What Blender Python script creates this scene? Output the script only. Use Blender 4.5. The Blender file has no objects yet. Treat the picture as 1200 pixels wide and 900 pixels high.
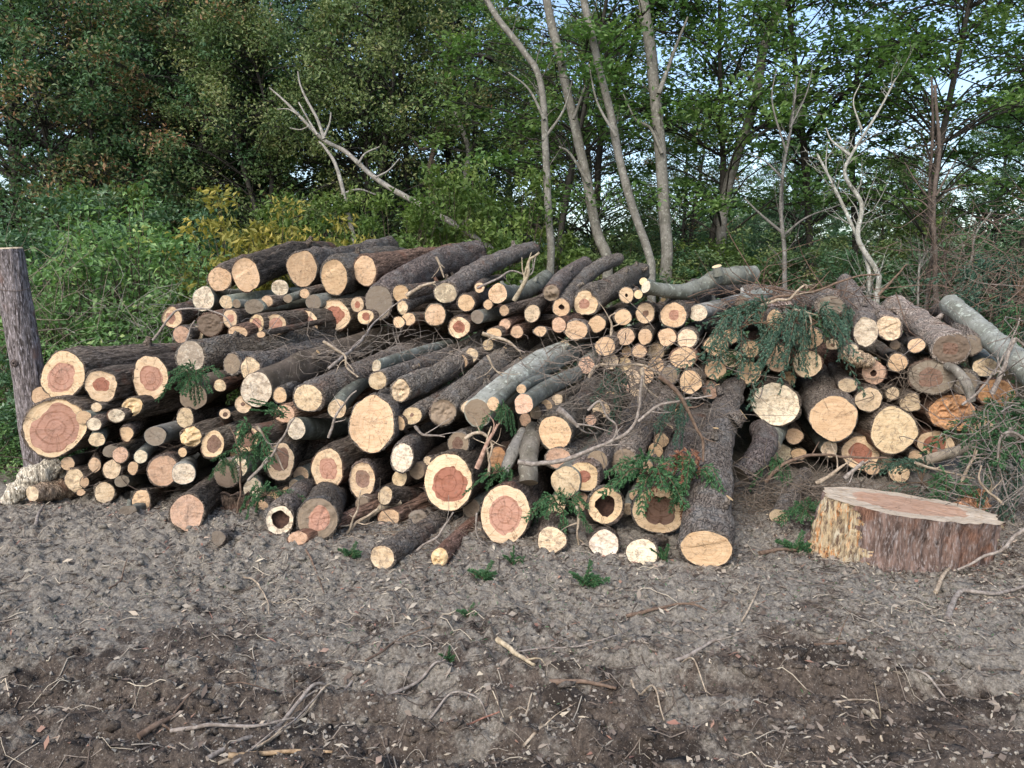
import bpy, math, random
import numpy as np
from mathutils import Matrix, Vector

# ------------------------------------------------------------------ camera, sky, sun, exposure
S = bpy.context.scene
COL = S.collection
CAM_H, PITCH, FPX = 1.6, math.radians(7.6), 902.0
cd = bpy.data.cameras.new('camera'); cam = bpy.data.objects.new('camera', cd); COL.objects.link(cam)
cam.location = (0, 0, CAM_H); cam.rotation_euler = (math.radians(90) - PITCH, 0, 0)
cd.sensor_width = 36; cd.lens = 36 * FPX / 1200; cd.clip_start = 0.05; cd.clip_end = 1000
S.camera = cam
SUN_EL, SUN_AZ = math.radians(42), math.radians(205)        # high and soft, behind the camera and a little to the left
W = bpy.data.worlds.new('World'); S.world = W; W.use_nodes = True
wn = W.node_tree.nodes; wl = W.node_tree.links
bg = wn['Background']; bg.inputs['Strength'].default_value = 0.15
sky = wn.new('ShaderNodeTexSky'); sky.sky_type = 'NISHITA'; sky.sun_disc = False
sky.sun_elevation = SUN_EL; sky.sun_rotation = SUN_AZ; sky.air_density = 1.0; sky.dust_density = 2.5; sky.ozone_density = 1.0
wl.new(sky.outputs[0], bg.inputs[0])
sd = bpy.data.lights.new('sun', 'SUN'); sd.energy = 1.05; sd.angle = math.radians(25); sd.color = (1, .975, .95)
sun = bpy.data.objects.new('sun', sd); COL.objects.link(sun)
sv = Vector((math.sin(SUN_AZ) * math.cos(SUN_EL), math.cos(SUN_AZ) * math.cos(SUN_EL), math.sin(SUN_EL)))
sun.rotation_euler = sv.to_track_quat('Z', 'Y').to_euler(); sun.location = sv * 30
S.view_settings.view_transform = 'Standard'; S.view_settings.look = 'None'
S.view_settings.gamma = 1; S.view_settings.exposure = 1.05
S.cycles.max_bounces = 5; S.cycles.diffuse_bounces = 3; S.cycles.transparent_max_bounces = 4
try: S.cycles.use_denoising = True
except Exception: pass

# ------------------------------------------------------------------ helpers
rng = np.random.default_rng(11)
random.seed(5)
cp_, sp_ = math.cos(PITCH), math.sin(PITCH)
def ray(x, y):
    a, b = (x - 600) / FPX, -(y - 450) / FPX
    return np.array([a, cp_ + b * sp_, -sp_ + b * cp_])
C0 = np.array([0, 0, CAM_H])
def at(x, y, Y):
    d = ray(x, y); return C0 + d * (Y / d[1])
def dep(P):                                    # distance along the view axis
    q = P - C0; return q[1] * cp_ - q[2] * sp_

def _h(ix, iy, iz, s):
    h = (ix * 374761393 + iy * 668265263 + iz * 1274126177 + s * 974634777) & 0xffffffff
    h = ((h ^ (h >> 13)) * 1103515245) & 0xffffffff
    h = ((h ^ (h >> 16)) * 2246822519) & 0xffffffff
    return ((h ^ (h >> 15)) & 0xffffff) / float(0xffffff)
def noise(p, s=0):
    p = np.asarray(p, float); i = np.floor(p).astype(np.int64); f = p - i; f = f * f * (3 - 2 * f)
    r = 0
    for dx in (0, 1):
        wx = f[..., 0] if dx else 1 - f[..., 0]
        for dy in (0, 1):
            wy = f[..., 1] if dy else 1 - f[..., 1]
            for dz in (0, 1):
                wz = f[..., 2] if dz else 1 - f[..., 2]
                r = r + _h(i[..., 0] + dx, i[..., 1] + dy, i[..., 2] + dz, s) * wx * wy * wz
    return r * 2 - 1
def fbm(p, o=4, s=0):
    r, a = 0, 1.0
    for k in range(o):
        r = r + noise(p, s + k) * a; p = p * 2.03 + 7.1; a *= .5
    return r

class MB:                                      # gathers verts, faces, material slots, one float attribute
    def __init__(self): self.v = []; self.f = []; self.m = []; self.r = []; self.uv = []; self.n = 0
    def add(self, v, f, mat=0, r=0.0, uv=None):
        v = np.asarray(v, float).reshape(-1, 3); f = np.asarray(f, np.int64)
        self.v.append(v); self.f.append(f + self.n); self.m.append(np.full(len(f), mat))
        self.r.append(np.broadcast_to(np.asarray(r, float), (len(v),)))
        self.uv.append(np.zeros((len(v), 2)) if uv is None else uv); self.n += len(v)
        return self
    def mesh(self, name, mats, smooth=True):
        me = bpy.data.meshes.new(name)
        v = np.concatenate(self.v); me.vertices.add(len(v)); me.vertices.foreach_set('co', v.ravel())
        cnt = np.concatenate([np.full(len(f), f.shape[1]) for f in self.f])
        lv = np.concatenate([f.ravel() for f in self.f]); st = np.concatenate([[0], np.cumsum(cnt)[:-1]])
        me.loops.add(len(lv)); me.polygons.add(len(cnt))
        me.loops.foreach_set('vertex_index', lv.astype(np.int32))
        me.polygons.foreach_set('loop_start', st.astype(np.int32))
        me.polygons.foreach_set('material_index', np.concatenate(self.m).astype(np.int32))
        me.polygons.foreach_set('use_smooth', np.full(len(cnt), smooth))
        for m in (mats if isinstance(mats, (list, tuple)) else [mats]): me.materials.append(m)
        a = me.attributes.new('rnd', 'FLOAT', 'POINT'); a.data.foreach_set('value', np.concatenate(self.r).astype(np.float32))
        uv = me.uv_layers.new(name='UVMap'); U = np.concatenate(self.uv)[lv]; uv.data.foreach_set('uv', U.ravel().astype(np.float32))
        me.update(calc_edges=True); me.validate(); return me
    def build(self, name, mats, parent=None, smooth=True, color=None, M=None):
        return put(name, self.mesh(name, mats, smooth), parent, color, M)
def put(name, me, parent=None, color=None, M=None):
    o = bpy.data.objects.new(name, me); COL.objects.link(o)
    if parent: o.parent = parent
    if M is not None: o.matrix_local = M
    if color is not None: o.color = color
    return o
def tag(o, label=None, cat=None, group=None, kind=None):
    if label: o['label'] = label
    if cat: o['category'] = cat
    if group: o['group'] = group
    if kind: o['kind'] = kind
    return o
def empty(name, M=None):
    o = bpy.data.objects.new(name, None); COL.objects.link(o); o.empty_display_size = .1
    if M is not None: o.matrix_world = M
    return o
def T(p): return Matrix.Translation(Vector([float(c) for c in p]))
def copy_thing(src, M, kids=None):
    c = src.copy(); COL.objects.link(c); c.matrix_world = M
    for k in src.children:
        d = k.copy(); COL.objects.link(d); d.parent = c; d.matrix_parent_inverse = Matrix()
        for g in k.children:
            e = g.copy(); COL.objects.link(e); e.parent = d
    return c

def resample(P, n):
    P = np.asarray(P, float); d = np.r_[0, np.cumsum(np.linalg.norm(np.diff(P, axis=0), axis=1))]
    # smooth (Catmull-Rom) resample
    t = np.linspace(0, d[-1], n); out = np.zeros((n, P.shape[1]))
    Q = np.vstack([2 * P[0] - P[1], P, 2 * P[-1] - P[-2]])
    for k, s in enumerate(t):
        i = min(len(P) - 2, max(0, np.searchsorted(d, s, 'right') - 1)); u = (s - d[i]) / max(1e-9, d[i + 1] - d[i])
        a, b, c, e = Q[i], Q[i + 1], Q[i + 2], Q[i + 3]
        out[k] = .5 * (2 * b + (c - a) * u + (2 * a - 5 * b + 4 * c - e) * u * u + (3 * b - a - 3 * c + e) * u ** 3)
    return out
def tube(P, R, n=6, caps=True):
    P = np.asarray(P, float); m = len(P); R = np.broadcast_to(np.asarray(R, float), (m,))
    Tn = np.gradient(P, axis=0); Tn /= np.linalg.norm(Tn, axis=1)[:, None] + 1e-12
    u = np.cross(Tn[0], [0, 0, 1.]); 
    if np.linalg.norm(u) < .1: u = np.cross(Tn[0], [1., 0, 0])
    u /= np.linalg.norm(u); U = []
    for t in Tn:
        u = u - t * np.dot(u, t); u /= np.linalg.norm(u); U.append(u)
    U = np.array(U); V = np.cross(Tn, U); th = np.arange(n) * 2 * math.pi / n
    v = (P[:, None] + R[:, None, None] * (U[:, None] * np.cos(th)[None, :, None] + V[:, None] * np.sin(th)[None, :, None])).reshape(-1, 3)
    i = np.arange(m - 1)[:, None] * n; j = np.arange(n)[None]; k = (j + 1) % n
    f = np.stack([i + j, i + k, i + n + k, i + n + j], -1).reshape(-1, 4)
    if caps:
        c0, c1 = m * n, m * n + 1; v = np.vstack([v, P[0], P[-1]])
        jj = np.arange(n); kk = (jj + 1) % n
        f = np.vstack([f, np.stack([kk, jj, np.full(n, c0), np.full(n, c0)], -1), np.stack([jj + (m - 1) * n, kk + (m - 1) * n, np.full(n, c1), np.full(n, c1)], -1)])
    return v, f
def addtube(mb, P, R, n=6, r=0.0, mat=0):
    v, f = tube(P, R, n, caps=False); mb.add(v, f, mat, r)
    # end cones
    m = len(P); jj = np.arange(n); kk = (jj + 1) % n
    e = np.vstack([v[-n:], np.asarray(P[-1])[None]]); mb.add(e, np.stack([jj, kk, np.full(n, n)], -1), mat, r)
    e = np.vstack([v[:n], np.asarray(P[0])[None]]); mb.add(e, np.stack([kk, jj, np.full(n, n)], -1), mat, r)

# ------------------------------------------------------------------ materials
class NT:
    def __init__(self, name):
        self.m = bpy.data.materials.new(name); self.m.use_nodes = True; self.t = self.m.node_tree
        self.b = self.t.nodes['Principled BSDF']; self.out = self.t.nodes['Material Output']
        self.b.inputs['Roughness'].default_value = .85; self.b.inputs['Specular IOR Level'].default_value = .25
    def n(self, ty, **k):
        nd = self.t.nodes.new('ShaderNode' + ty)
        for a, b in k.items():
            if hasattr(nd, a): setattr(nd, a, b)
            else: self.set(nd, a, b)
        return nd
    def set(self, nd, key, val):
        s = nd.inputs[key]
        if hasattr(val, 'is_linked') or isinstance(val, bpy.types.NodeSocket): self.t.links.new(val, s)
        else: s.default_value = val
    def math(self, op, a, b=None, clamp=False):
        nd = self.t.nodes.new('ShaderNodeMath'); nd.operation = op; nd.use_clamp = clamp
        self.set(nd, 0, a)
        if b is not None: self.set(nd, 1, b)
        return nd.outputs[0]
    def mix(self, f, a, b, blend='MIX'):
        nd = self.t.nodes.new('ShaderNodeMix'); nd.data_type = 'RGBA'; nd.blend_type = blend
        for i, v in ((0, f), (6, a), (7, b)):
            s = nd.inputs[i]
            if isinstance(v, bpy.types.NodeSocket): self.t.links.new(v, s)
            else: s.default_value = v if i == 0 else (*v, 1) if len(v) == 3 else v
        return nd.outputs[2]
    def ramp(self, f, stops, interp='LINEAR'):
        nd = self.t.nodes.new('ShaderNodeValToRGB'); cr = nd.color_ramp; cr.interpolation = interp
        while len(cr.elements) < len(stops): cr.elements.new(.5)
        for e, (p, c) in zip(cr.elements, stops): e.position = p; e.color = (*c, 1) if not isinstance(c, (int, float)) else (c, c, c, 1)
        self.t.links.new(f, nd.inputs[0]); return nd.outputs[0]
    def coords(self, scale=(1, 1, 1), kind='Object', off=True):
        tc = self.n('TexCoord'); mp = self.n('Mapping'); mp.inputs['Scale'].default_value = scale
        self.t.links.new(tc.outputs[kind], mp.inputs[0])
        if off:
            oi = self.n('ObjectInfo'); ml = self.math('MULTIPLY', oi.outputs['Random'], 37.0)
            self.t.links.new(ml, mp.inputs['Location'])
        return mp.outputs[0]
    def noise(self, vec, scale, detail=4, rough=.6, dist=0.0):
        nd = self.n('TexNoise'); nd.inputs['Scale'].default_value = scale; nd.inputs['Detail'].default_value = detail
        nd.inputs['Roughness'].default_value = rough; nd.inputs['Distortion'].default_value = dist
        self.t.links.new(vec, nd.inputs['Vector']); return nd.outputs['Fac']
    def vor(self, vec, scale, feature='F1', out='Distance'):
        nd = self.n('TexVoronoi'); nd.feature = feature; nd.inputs['Scale'].default_value = scale
        self.t.links.new(vec, nd.inputs['Vector']); return nd.outputs[out]
    def bump(self, h, strength=.6, dist=.01, normal=None):
        nd = self.n('Bump'); nd.inputs['Strength'].default_value = strength; nd.inputs['Distance'].default_value = dist
        self.t.links.new(h, nd.inputs['Height'])
        if normal is not None: self.t.links.new(normal, nd.inputs['Normal'])
        self.t.links.new(nd.outputs[0], self.b.inputs['Normal']); return nd.outputs[0]
    def col(self, c): self.t.links.new(c, self.b.inputs['Base Color'])
    def attr(self, name, ty='GEOMETRY'):
        nd = self.n('Attribute'); nd.attribute_type = ty; nd.attribute_name = name; return nd

def bark_mat(kind):
    N = NT('bark_' + kind); oi = N.n('ObjectInfo'); base = oi.outputs['Color']
    if kind == 'cedar':      # fibrous, stripy
        v1 = N.coords((1, 1, .12)); v2 = N.coords((1, 1, 1))
        st = N.noise(v1, 55, 5, .65); big = N.noise(v2, 3.5, 3); fine = N.noise(N.coords((1, 1, .22)), 105, 4, .7)
        c = N.mix(N.ramp(st, [(.4, 0.0), (.62, 1.0)]), N.mix(1, base, (.25, .23, .21), 'MULTIPLY'), N.mix(1, base, (1.25, 1.25, 1.25), 'MULTIPLY'))
        c = N.mix(N.ramp(fine, [(.5, 0.0), (.66, .85)]), c, N.mix(1, base, (2.7, 2.8, 2.95), 'MULTIPLY'))
        c = N.mix(N.ramp(big, [(.57, 0.0), (.68, .6)]), c, (.17, .08, .05))
        h = N.math('ADD', st, N.math('MULTIPLY', fine, .35)); N.bump(h, 1, .022)
    elif kind == 'pine':     # scaly plates
        v1 = N.coords((1, 1, .45)); v2 = N.coords()
        wob = N.n('Mix'); wob.data_type = 'VECTOR'; wob.inputs[0].default_value = .13
        nz = N.n('TexNoise'); nz.inputs['Scale'].default_value = 16; N.t.links.new(v1, nz.inputs['Vector'])
        N.t.links.new(v1, wob.inputs[4]); N.t.links.new(nz.outputs['Color'], wob.inputs[5])
        ed = N.math('ADD', N.vor(wob.outputs[1], 38, 'DISTANCE_TO_EDGE'), N.math('MULTIPLY', N.math('SUBTRACT', N.noise(v2, 30, 3), .42), .22)); cell = N.vor(wob.outputs[1], 38, 'F1', 'Color'); fine = N.noise(v2, 75, 5, .7); big = N.noise(v2, 4, 3)
        c = N.mix(N.ramp(ed, [(.02, 0.0), (.14, 1.0)]), N.mix(1, base, (.24, .21, .2), 'MULTIPLY'), N.mix(1, base, (1.1, 1.1, 1.1), 'MULTIPLY'))
        c = N.mix(N.ramp(fine, [(.46, 0.0), (.64, .85)]), c, N.mix(1, base, (2.3, 2.35, 2.45), 'MULTIPLY'))
        bw = N.n('SeparateColor'); N.t.links.new(cell, bw.inputs[0])
        c = N.mix(N.ramp(bw.outputs[0], [(.0, .0), (1, .55)]), c, N.mix(1, c, (.55, .5, .5), 'MULTIPLY'))
        c = N.mix(N.ramp(big, [(.6, 0.0), (.68, .5)]), c, (.16, .085, .055)); c = N.mix(N.ramp(N.noise(v2, 7, 4, .7), [(.5, 0.0), (.62, .5)]), c, (.2, .195, .18))
        h = N.math('ADD', N.math('MINIMUM', N.math('MULTIPLY', ed, 3.0), .5), N.math('MULTIPLY', fine, .5)); N.bump(h, 1, .022)
    else:                    # smooth grey bark with lichen
        v2 = N.coords(); v1 = N.coords((1, 1, .35)); big = N.noise(v2, 9, 5, .6); fine = N.noise(v1, 70, 4); li = N.noise(v2, 26, 3)
        c = N.mix(N.ramp(big, [(.35, 0.0), (.65, 1.0)]), N.mix(1, base, (.55, .55, .5), 'MULTIPLY'), base)
        c = N.mix(N.ramp(li, [(.57, 0.0), (.66, .7)]), c, N.mix(1, base, (1.6, 1.7, 1.65), 'MULTIPLY'))
        c = N.mix(N.ramp(fine, [(.3, .7), (.45, 0.0)]), c, (.05, .045, .04))
        h = N.math('ADD', N.math('MULTIPLY', big, .5), fine); N.bump(h, .55, .006)
    N.col(c); return N.m
def cut_mat(name, rings=11.0, heart=False):
    N = NT(name); oi = N.n('ObjectInfo'); base = oi.outputs['Color']; dirt = oi.outputs['Alpha']
    uv = N.coords((1, 1, 1), 'UV', off=False); ob = N.coords()
    ln = N.n('VectorMath'); ln.operation = 'LENGTH'; N.t.links.new(uv, ln.inputs[0])
    sh = N.noise(ob, 9, 3); rad = N.math('ADD', ln.outputs['Value'], N.math('MULTIPLY', sh, .22))
    fr = N.math('MULTIPLY', rad, rings * 6.283); sw = N.math('SINE', fr)
    sw2 = N.math('SINE', N.math('MULTIPLY', rad, rings * 2.7)); rg = N.math('ADD', N.math('MULTIPLY', sw, .5), N.math('MULTIPLY', sw2, .5))
    c = N.mix(N.ramp(rg, [(.1, 0.0), (.9, .85 if heart else .62)]), base, N.mix(1, base, (.5, .4, .35) if heart else (.78, .66, .52), 'MULTIPLY'))
    pat = N.noise(ob, 10, 6, .75); c = N.mix(N.ramp(pat, [(.38, .0), (.62, .5)]), c, N.mix(1, base, (.74, .62, .5), 'MULTIPLY'))
    # pale cream rim just under the bark
    if not heart: c = N.mix(N.ramp(ln.outputs['Value'], [(.84, 0.0), (.95, .3)]), c, N.mix(1, base, (1.15, 1.12, 1.05), 'MULTIPLY'))
    # radial drying checks
    sp = N.n('SeparateXYZ'); N.t.links.new(uv, sp.inputs[0]); an = N.math('ARCTAN2', sp.outputs[1], sp.outputs[0])
    cv = N.n('CombineXYZ'); N.t.links.new(N.math('MULTIPLY', an, 1.0), cv.inputs[0]); N.t.links.new(N.math('MULTIPLY', oi.outputs['Random'], 91.0), cv.inputs[1]); N.t.links.new(N.math('MULTIPLY', ln.outputs['Value'], .25), cv.inputs[2])
    cn = N.noise(cv.outputs[0], 1.6, 3, .6); cr = N.math('ABSOLUTE', N.math('SUBTRACT', cn, .5))
    wd = N.math('MULTIPLY', N.math('ADD', sh, -.32), .022)
    ck = N.math('LESS_THAN', cr, wd); ckm = N.math('MULTIPLY', ck, .75)
    c = N.mix(ckm, c, (.13, .08, .045))
    # saw marks and sawdust, dirt
    sv2 = N.coords((.15, 1, 1)); saw = N.noise(sv2, 75, 4, .75)
    c = N.mix(N.ramp(saw, [(.42, 0.0), (.66, .5)]), c, N.mix(1, base, (1.22, 1.25, 1.3), 'MULTIPLY')); c = N.mix(N.ramp(saw, [(.3, .6), (.44, 0.0)]), c, N.mix(1, base, (.6, .48, .38), 'MULTIPLY'))
    dn = N.noise(ob, 26, 7, .8); sub = N.math('SUBTRACT', N.math('ADD', dn, N.math('MULTIPLY', dirt, .42)), .67)
    c = N.mix(N.math('MULTIPLY', N.math('MULTIPLY', sub, 9.0, True), .62), c, (.17, .13, .095))
    bl = N.math('GREATER_THAN', N.noise(ob, 33, 2), .71); c = N.mix(N.math('MULTIPLY', bl, .5), c, (.2, .13, .08))
    N.col(c); h = N.math('ADD', N.math('MULTIPLY', saw, .6), N.math('ADD', N.math('MULTIPLY', rg, .08), N.math('MULTIPLY', dn, .5)))
    h = N.math('SUBTRACT', h, N.math('MULTIPLY', ck, .8)); N.bump(h, .8, .006); N.b.inputs['Roughness'].default_value = .8
    return N.m
def plain_mat(name, c1, c2, scale=20, rough=.85, stretch=(1, 1, 1), bump=.5, bd=.004):
    N = NT(name); v = N.coords(stretch); f = N.noise(v, scale, 5, .65)
    N.col(N.mix(N.ramp(f, [(.35, 0.0), (.65, 1.0)]), c1, c2)); N.bump(f, bump, bd); N.b.inputs['Roughness'].default_value = rough
    return N.m
def leaf_mat(name, stops, trans=.3, rough=.55):
    N = NT(name); a = N.attr('rnd'); c = N.ramp(a.outputs['Fac'], stops); N.col(c)
    N.b.inputs['Roughness'].default_value = rough; N.b.inputs['Specular IOR Level'].default_value = .35
    tr = N.n('BsdfTranslucent'); N.t.links.new(N.mix(1, c, (1.0, 1.1, .5), 'MULTIPLY'), tr.inputs[0])
    mx = N.n('MixShader'); mx.inputs[0].default_value = trans
    N.t.links.new(N.b.outputs[0], mx.inputs[1]); N.t.links.new(tr.outputs[0], mx.inputs[2]); N.t.links.new(mx.outputs[0], N.out.inputs[0])
    return N.m
BARK = {k: bark_mat(k) for k in ('cedar', 'pine', 'smooth')}
CUT = cut_mat('cut_wood'); HEART = cut_mat('heartwood', 8.0, True)
ROUGHW = plain_mat('torn_wood', (.5, .33, .16), (.72, .56, .34), 45, .9, (1, 1, .3), 1.0, .008)
HOLLOW = plain_mat('rotten_hollow', (.035, .02, .015), (.1, .055, .04), 40)
TWIG = NT('twig_bark'); _oi = TWIG.n('ObjectInfo'); _f = TWIG.noise(TWIG.coords(), 45, 4)
TWIG.col(TWIG.mix(TWIG.ramp(_f, [(.4, 0.0), (.65, 1.0)]), TWIG.mix(1, _oi.outputs['Color'], (.5, .47, .45), 'MULTIPLY'), _oi.outputs['Color'])); TWIG.bump(_f, .4, .002); TWIG = TWIG.m

# ------------------------------------------------------------------ the ground
def sstep(a, b, x):
    t = np.clip((x - a) / (b - a), 0, 1); return t * t * (3 - 2 * t)
def gbase(x, y):
    x = np.asarray(x, float); y = np.asarray(y, float); z0 = np.zeros(np.broadcast(x, y).shape)
    p = np.stack(np.broadcast_arrays(x, y, z0), -1)
    z = .85 * sstep(6.9, 10.0, y) + .9 * sstep(14, 40, y) + .05 * noise(p * .55, 3) * sstep(8.5, 14, y) * 4
    z = z + .035 * noise(p * np.array([.8, 1.1, 1]), 9) * (1 - sstep(4.2, 5.5, y))
    z = z + .10 * np.exp(-((x + 2.3) / 1.2) ** 2 - ((y - 4.6) / .4) ** 2)        # soil pushed up against the left of the pile
    z = z + .03 * np.exp(-((x - 1.0) / .8) ** 2 - ((y - 4.0) / .25) ** 2)
    return z
def worley(x, y, cell, s, k=1.0):
    ix, iy = np.floor(x / cell).astype(np.int64), np.floor(y / cell).astype(np.int64); best = np.zeros(x.shape)
    for dx in (-1, 0, 1):
        for dy in (-1, 0, 1):
            cx, cy = ix + dx, iy + dy; a = _h(cx, cy, cx * 0, s); b = _h(cx, cy, cx * 0, s + 1); r = _h(cx, cy, cx * 0, s + 2)
            px, py = (cx + a) * cell, (cy + b) * cell; rad = cell * (.15 + .6 * r * r)
            d = np.hypot(x - px, (y - py)) / rad
            best = np.maximum(best, np.sqrt(np.clip(1 - d * d, 0, 1)) * rad * k)
    return best
def gdetail(x, y):
    p = np.stack([x, y, x * 0], -1)
    wx, wy = x + .02 * noise(p * 22, 51), y + .02 * noise(p * 22, 52)
    d = .016 * fbm(p * 5, 4, 20) + .012 * np.abs(fbm(p * 24, 3, 30))
    m = .35 + .65 * sstep(-.3, .4, noise(p * 1.7, 44))
    d = d + worley(wx, wy, .075, 60, .7) * m + worley(wx, wy, .038, 70, .95) * (.5 + .5 * m) + worley(wx, wy, .16, 80, .28) * sstep(0, .5, noise(p * 1.3, 47))
    # machine tracks running across the foreground
    tr = (1 - sstep(2.9, 3.5, y)) ; q = y + .05 * noise(p * np.array([1.2, 1.2, 1]), 90) + .02 * x
    d = d + tr * (.03 * np.sin(q * 30) * (.4 + .6 * sstep(-.3, .3, noise(p * 1.1, 93))) + .02 * noise(p * np.array([2.5, 22, 1]), 91))
    pit = np.exp(-((x - .95) / .5) ** 2 - ((y - 3.45) / .3) ** 2) + .8 * np.exp(-((x - 1.3) / .5) ** 2 - ((y - 2.8) / .25) ** 2)
    return d - .03 * pit - .012 * tr
def gz(x, y):
    x = np.atleast_1d(np.asarray(x, float)); y = np.atleast_1d(np.asarray(y, float)); return gbase(x, y) + gdetail(x, y)
def axis(a, b, st, lo, hi):
    c = list(np.arange(a, b + 1e-6, st)); s = st; v = c[-1]
    while v < hi: s = min(s * 1.18, 4); v += s; c.append(v)
    s = st; v = c[0]; f = []
    while v > lo: s = min(s * 1.18, 4); v -= s; f.append(v)
    return np.array(f[::-1] + c)
gx = axis(-3.6, 3.6, .0135, -90, 90); gy = axis(2.1, 5.6, .0125, -30, 160)
X, Y = np.meshgrid(gx, gy, indexing='ij'); fade = sstep(0, 1, 1.6 - np.maximum(np.abs(X) - 3.6, Y - 5.6) / 1.5) * sstep(1.0, 1.8, Y)
Z = gbase(X, Y) + gdetail(X, Y) * fade
g = MB(); nx, ny = X.shape; idx = np.arange(nx * ny).reshape(nx, ny)
g.add(np.stack([X, Y, Z], -1).reshape(-1, 3), np.stack([idx[:-1, :-1], idx[1:, :-1], idx[1:, 1:], idx[:-1, 1:]], -1).reshape(-1, 4))
N = NT('churned_soil'); v = N.coords(off=False)
big = N.noise(v, 1.1, 5, .6); mid = N.noise(v, 7, 6, .7); fine = N.noise(v, 62, 6, .75); spk = N.noise(v, 150, 3)
sx = N.n('SeparateXYZ'); N.t.links.new(v, sx.inputs[0])
near = N.math('MULTIPLY', N.math('SUBTRACT', 3.75, sx.outputs[1]), .62, True)      # damp, freshly turned strip nearest the tracks
dampf = N.math('ADD', N.math('MULTIPLY', near, .3), N.math('ADD', N.math('MULTIPLY', big, .95), N.math('MULTIPLY', mid, .9)))
damp = N.ramp(N.math('MULTIPLY', dampf, .5), [(.505, 0.0), (.56, 1.0)])
dry = N.mix(N.ramp(fine, [(.35, 0.0), (.68, 1.0)]), (.1, .087, .07), (.36, .325, .27)); wet = N.mix(N.ramp(fine, [(.35, 0.0), (.7, 1.0)]), (.04, .03, .024), (.17, .135, .105))
c = N.mix(damp, dry, wet)
c = N.mix(N.ramp(N.noise(N.coords((.6, 1.5, 1), off=False), 3.1, 5, .65), [(.53, 0.0), (.6, 1.0)]), c, N.mix(damp, c, N.mix(fine, (.014, .011, .009), (.06, .046, .036)))); c = N.mix(N.ramp(spk, [(.62, 0.0), (.68, .7)]), c, (.4, .37, .32))
fl = N.math('MULTIPLY', N.math('SUBTRACT', sx.outputs[1], 6.5), .5, True)
c = N.mix(fl, c, N.mix(N.ramp(mid, [(.4, 0.0), (.6, 1.0)]), (.03, .028, .015), (.09, .065, .03)))   # leaf mould of the wood
N.col(c); N.bump(N.math('ADD', fine, N.math('MULTIPLY', mid, .8)), 1, .014)
N.b.inputs['Roughness'].default_value = .9
SOIL = N.m
tag(g.build('ground', SOIL), 'churned grey brown soil with machine tracks running to the wood', None, None, 'structure')

# ------------------------------------------------------------------ the felled logs
# front end of each log as seen from the tripod: (x, y, half width, half height, face, heart, bark, far end, label, options); metres come from at()
ANCH = np.array([(30,590,5.4),(75,440,5.5),(63,502,5.35),(220,598,5.1),(210,420,5.6),(330,608,4.95),(372,608,4.9),(380,470,5.35),(450,450,5.3),(380,545,5.1),(435,495,5.1),(425,560,5.0),
 (500,480,5.2),(527,565,4.85),(591,604,4.7),(647,633,4.6),(708,637,4.55),(751,648,4.47),(828,644,4.45),(650,508,5.05),(685,559,4.85),(709,592,4.7),(772,598,4.65),(731,540,5.0),(560,480,5.1),(613,475,5.1),
 (220,372,6.9),(390,370,6.75),(350,310,7.0),(430,315,6.9),(257,327,7.0),(300,455,5.4),(290,432,5.55),(444,355,6.6),(522,343,6.5),(480,374,6.5),
 (540,383,6.3),(600,370,6.3),(690,355,6.4),(675,386,6.1),(760,367,6.3),(756,394,6.15),(817,368,6.3),(805,397,6.15),(809,448,5.9),(857,394,6.25),(838,434,6.1),(880,437,6.1),(909,473,6.0),(976,490,5.85),
 (1047,506,5.85),(1115,480,6.0),(1008,530,6.0),(1054,555,5.85),(912,420,6.15),(946,426,6.1),(1015,391,5.95),(1042,383,6.2),(1114,408,5.95),(1168,460,5.95),(1092,441,6.0),(1096,519,6.1),(914,530,6.25),
 (448,653,4.65),(516,653,4.6),(451,581,4.85),(289,514,5.2),(130,540,5.35)])
def depth_at(x, y):
    w = 1 / (((ANCH[:, 0] - x) ** 2 + (ANCH[:, 1] - y) ** 2) + 25.) ** 1.6
    return float((ANCH[:, 2] * w).sum() / w.sum())
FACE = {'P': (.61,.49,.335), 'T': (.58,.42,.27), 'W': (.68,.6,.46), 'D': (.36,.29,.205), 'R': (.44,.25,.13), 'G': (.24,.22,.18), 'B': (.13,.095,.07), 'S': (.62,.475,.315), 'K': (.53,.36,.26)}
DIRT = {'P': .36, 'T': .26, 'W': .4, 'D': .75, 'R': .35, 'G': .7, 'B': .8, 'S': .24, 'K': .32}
HC = {'r': (.33,.145,.095), 'k': (.4,.225,.16), 'b': (.2,.125,.09), 'd': (.05,.032,.025)}
BC = {'c': ('cedar', (.108,.085,.064)), 'p': ('pine', (.152,.128,.102)), 's': ('smooth', (.2,.205,.175)), 'r': ('cedar', (.13,.08,.055)), 'l': ('smooth', (.3,.3,.27)), 'o': ('smooth', (.17,.13,.1)), 'y': ('pine', (.27,.225,.18))}
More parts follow.
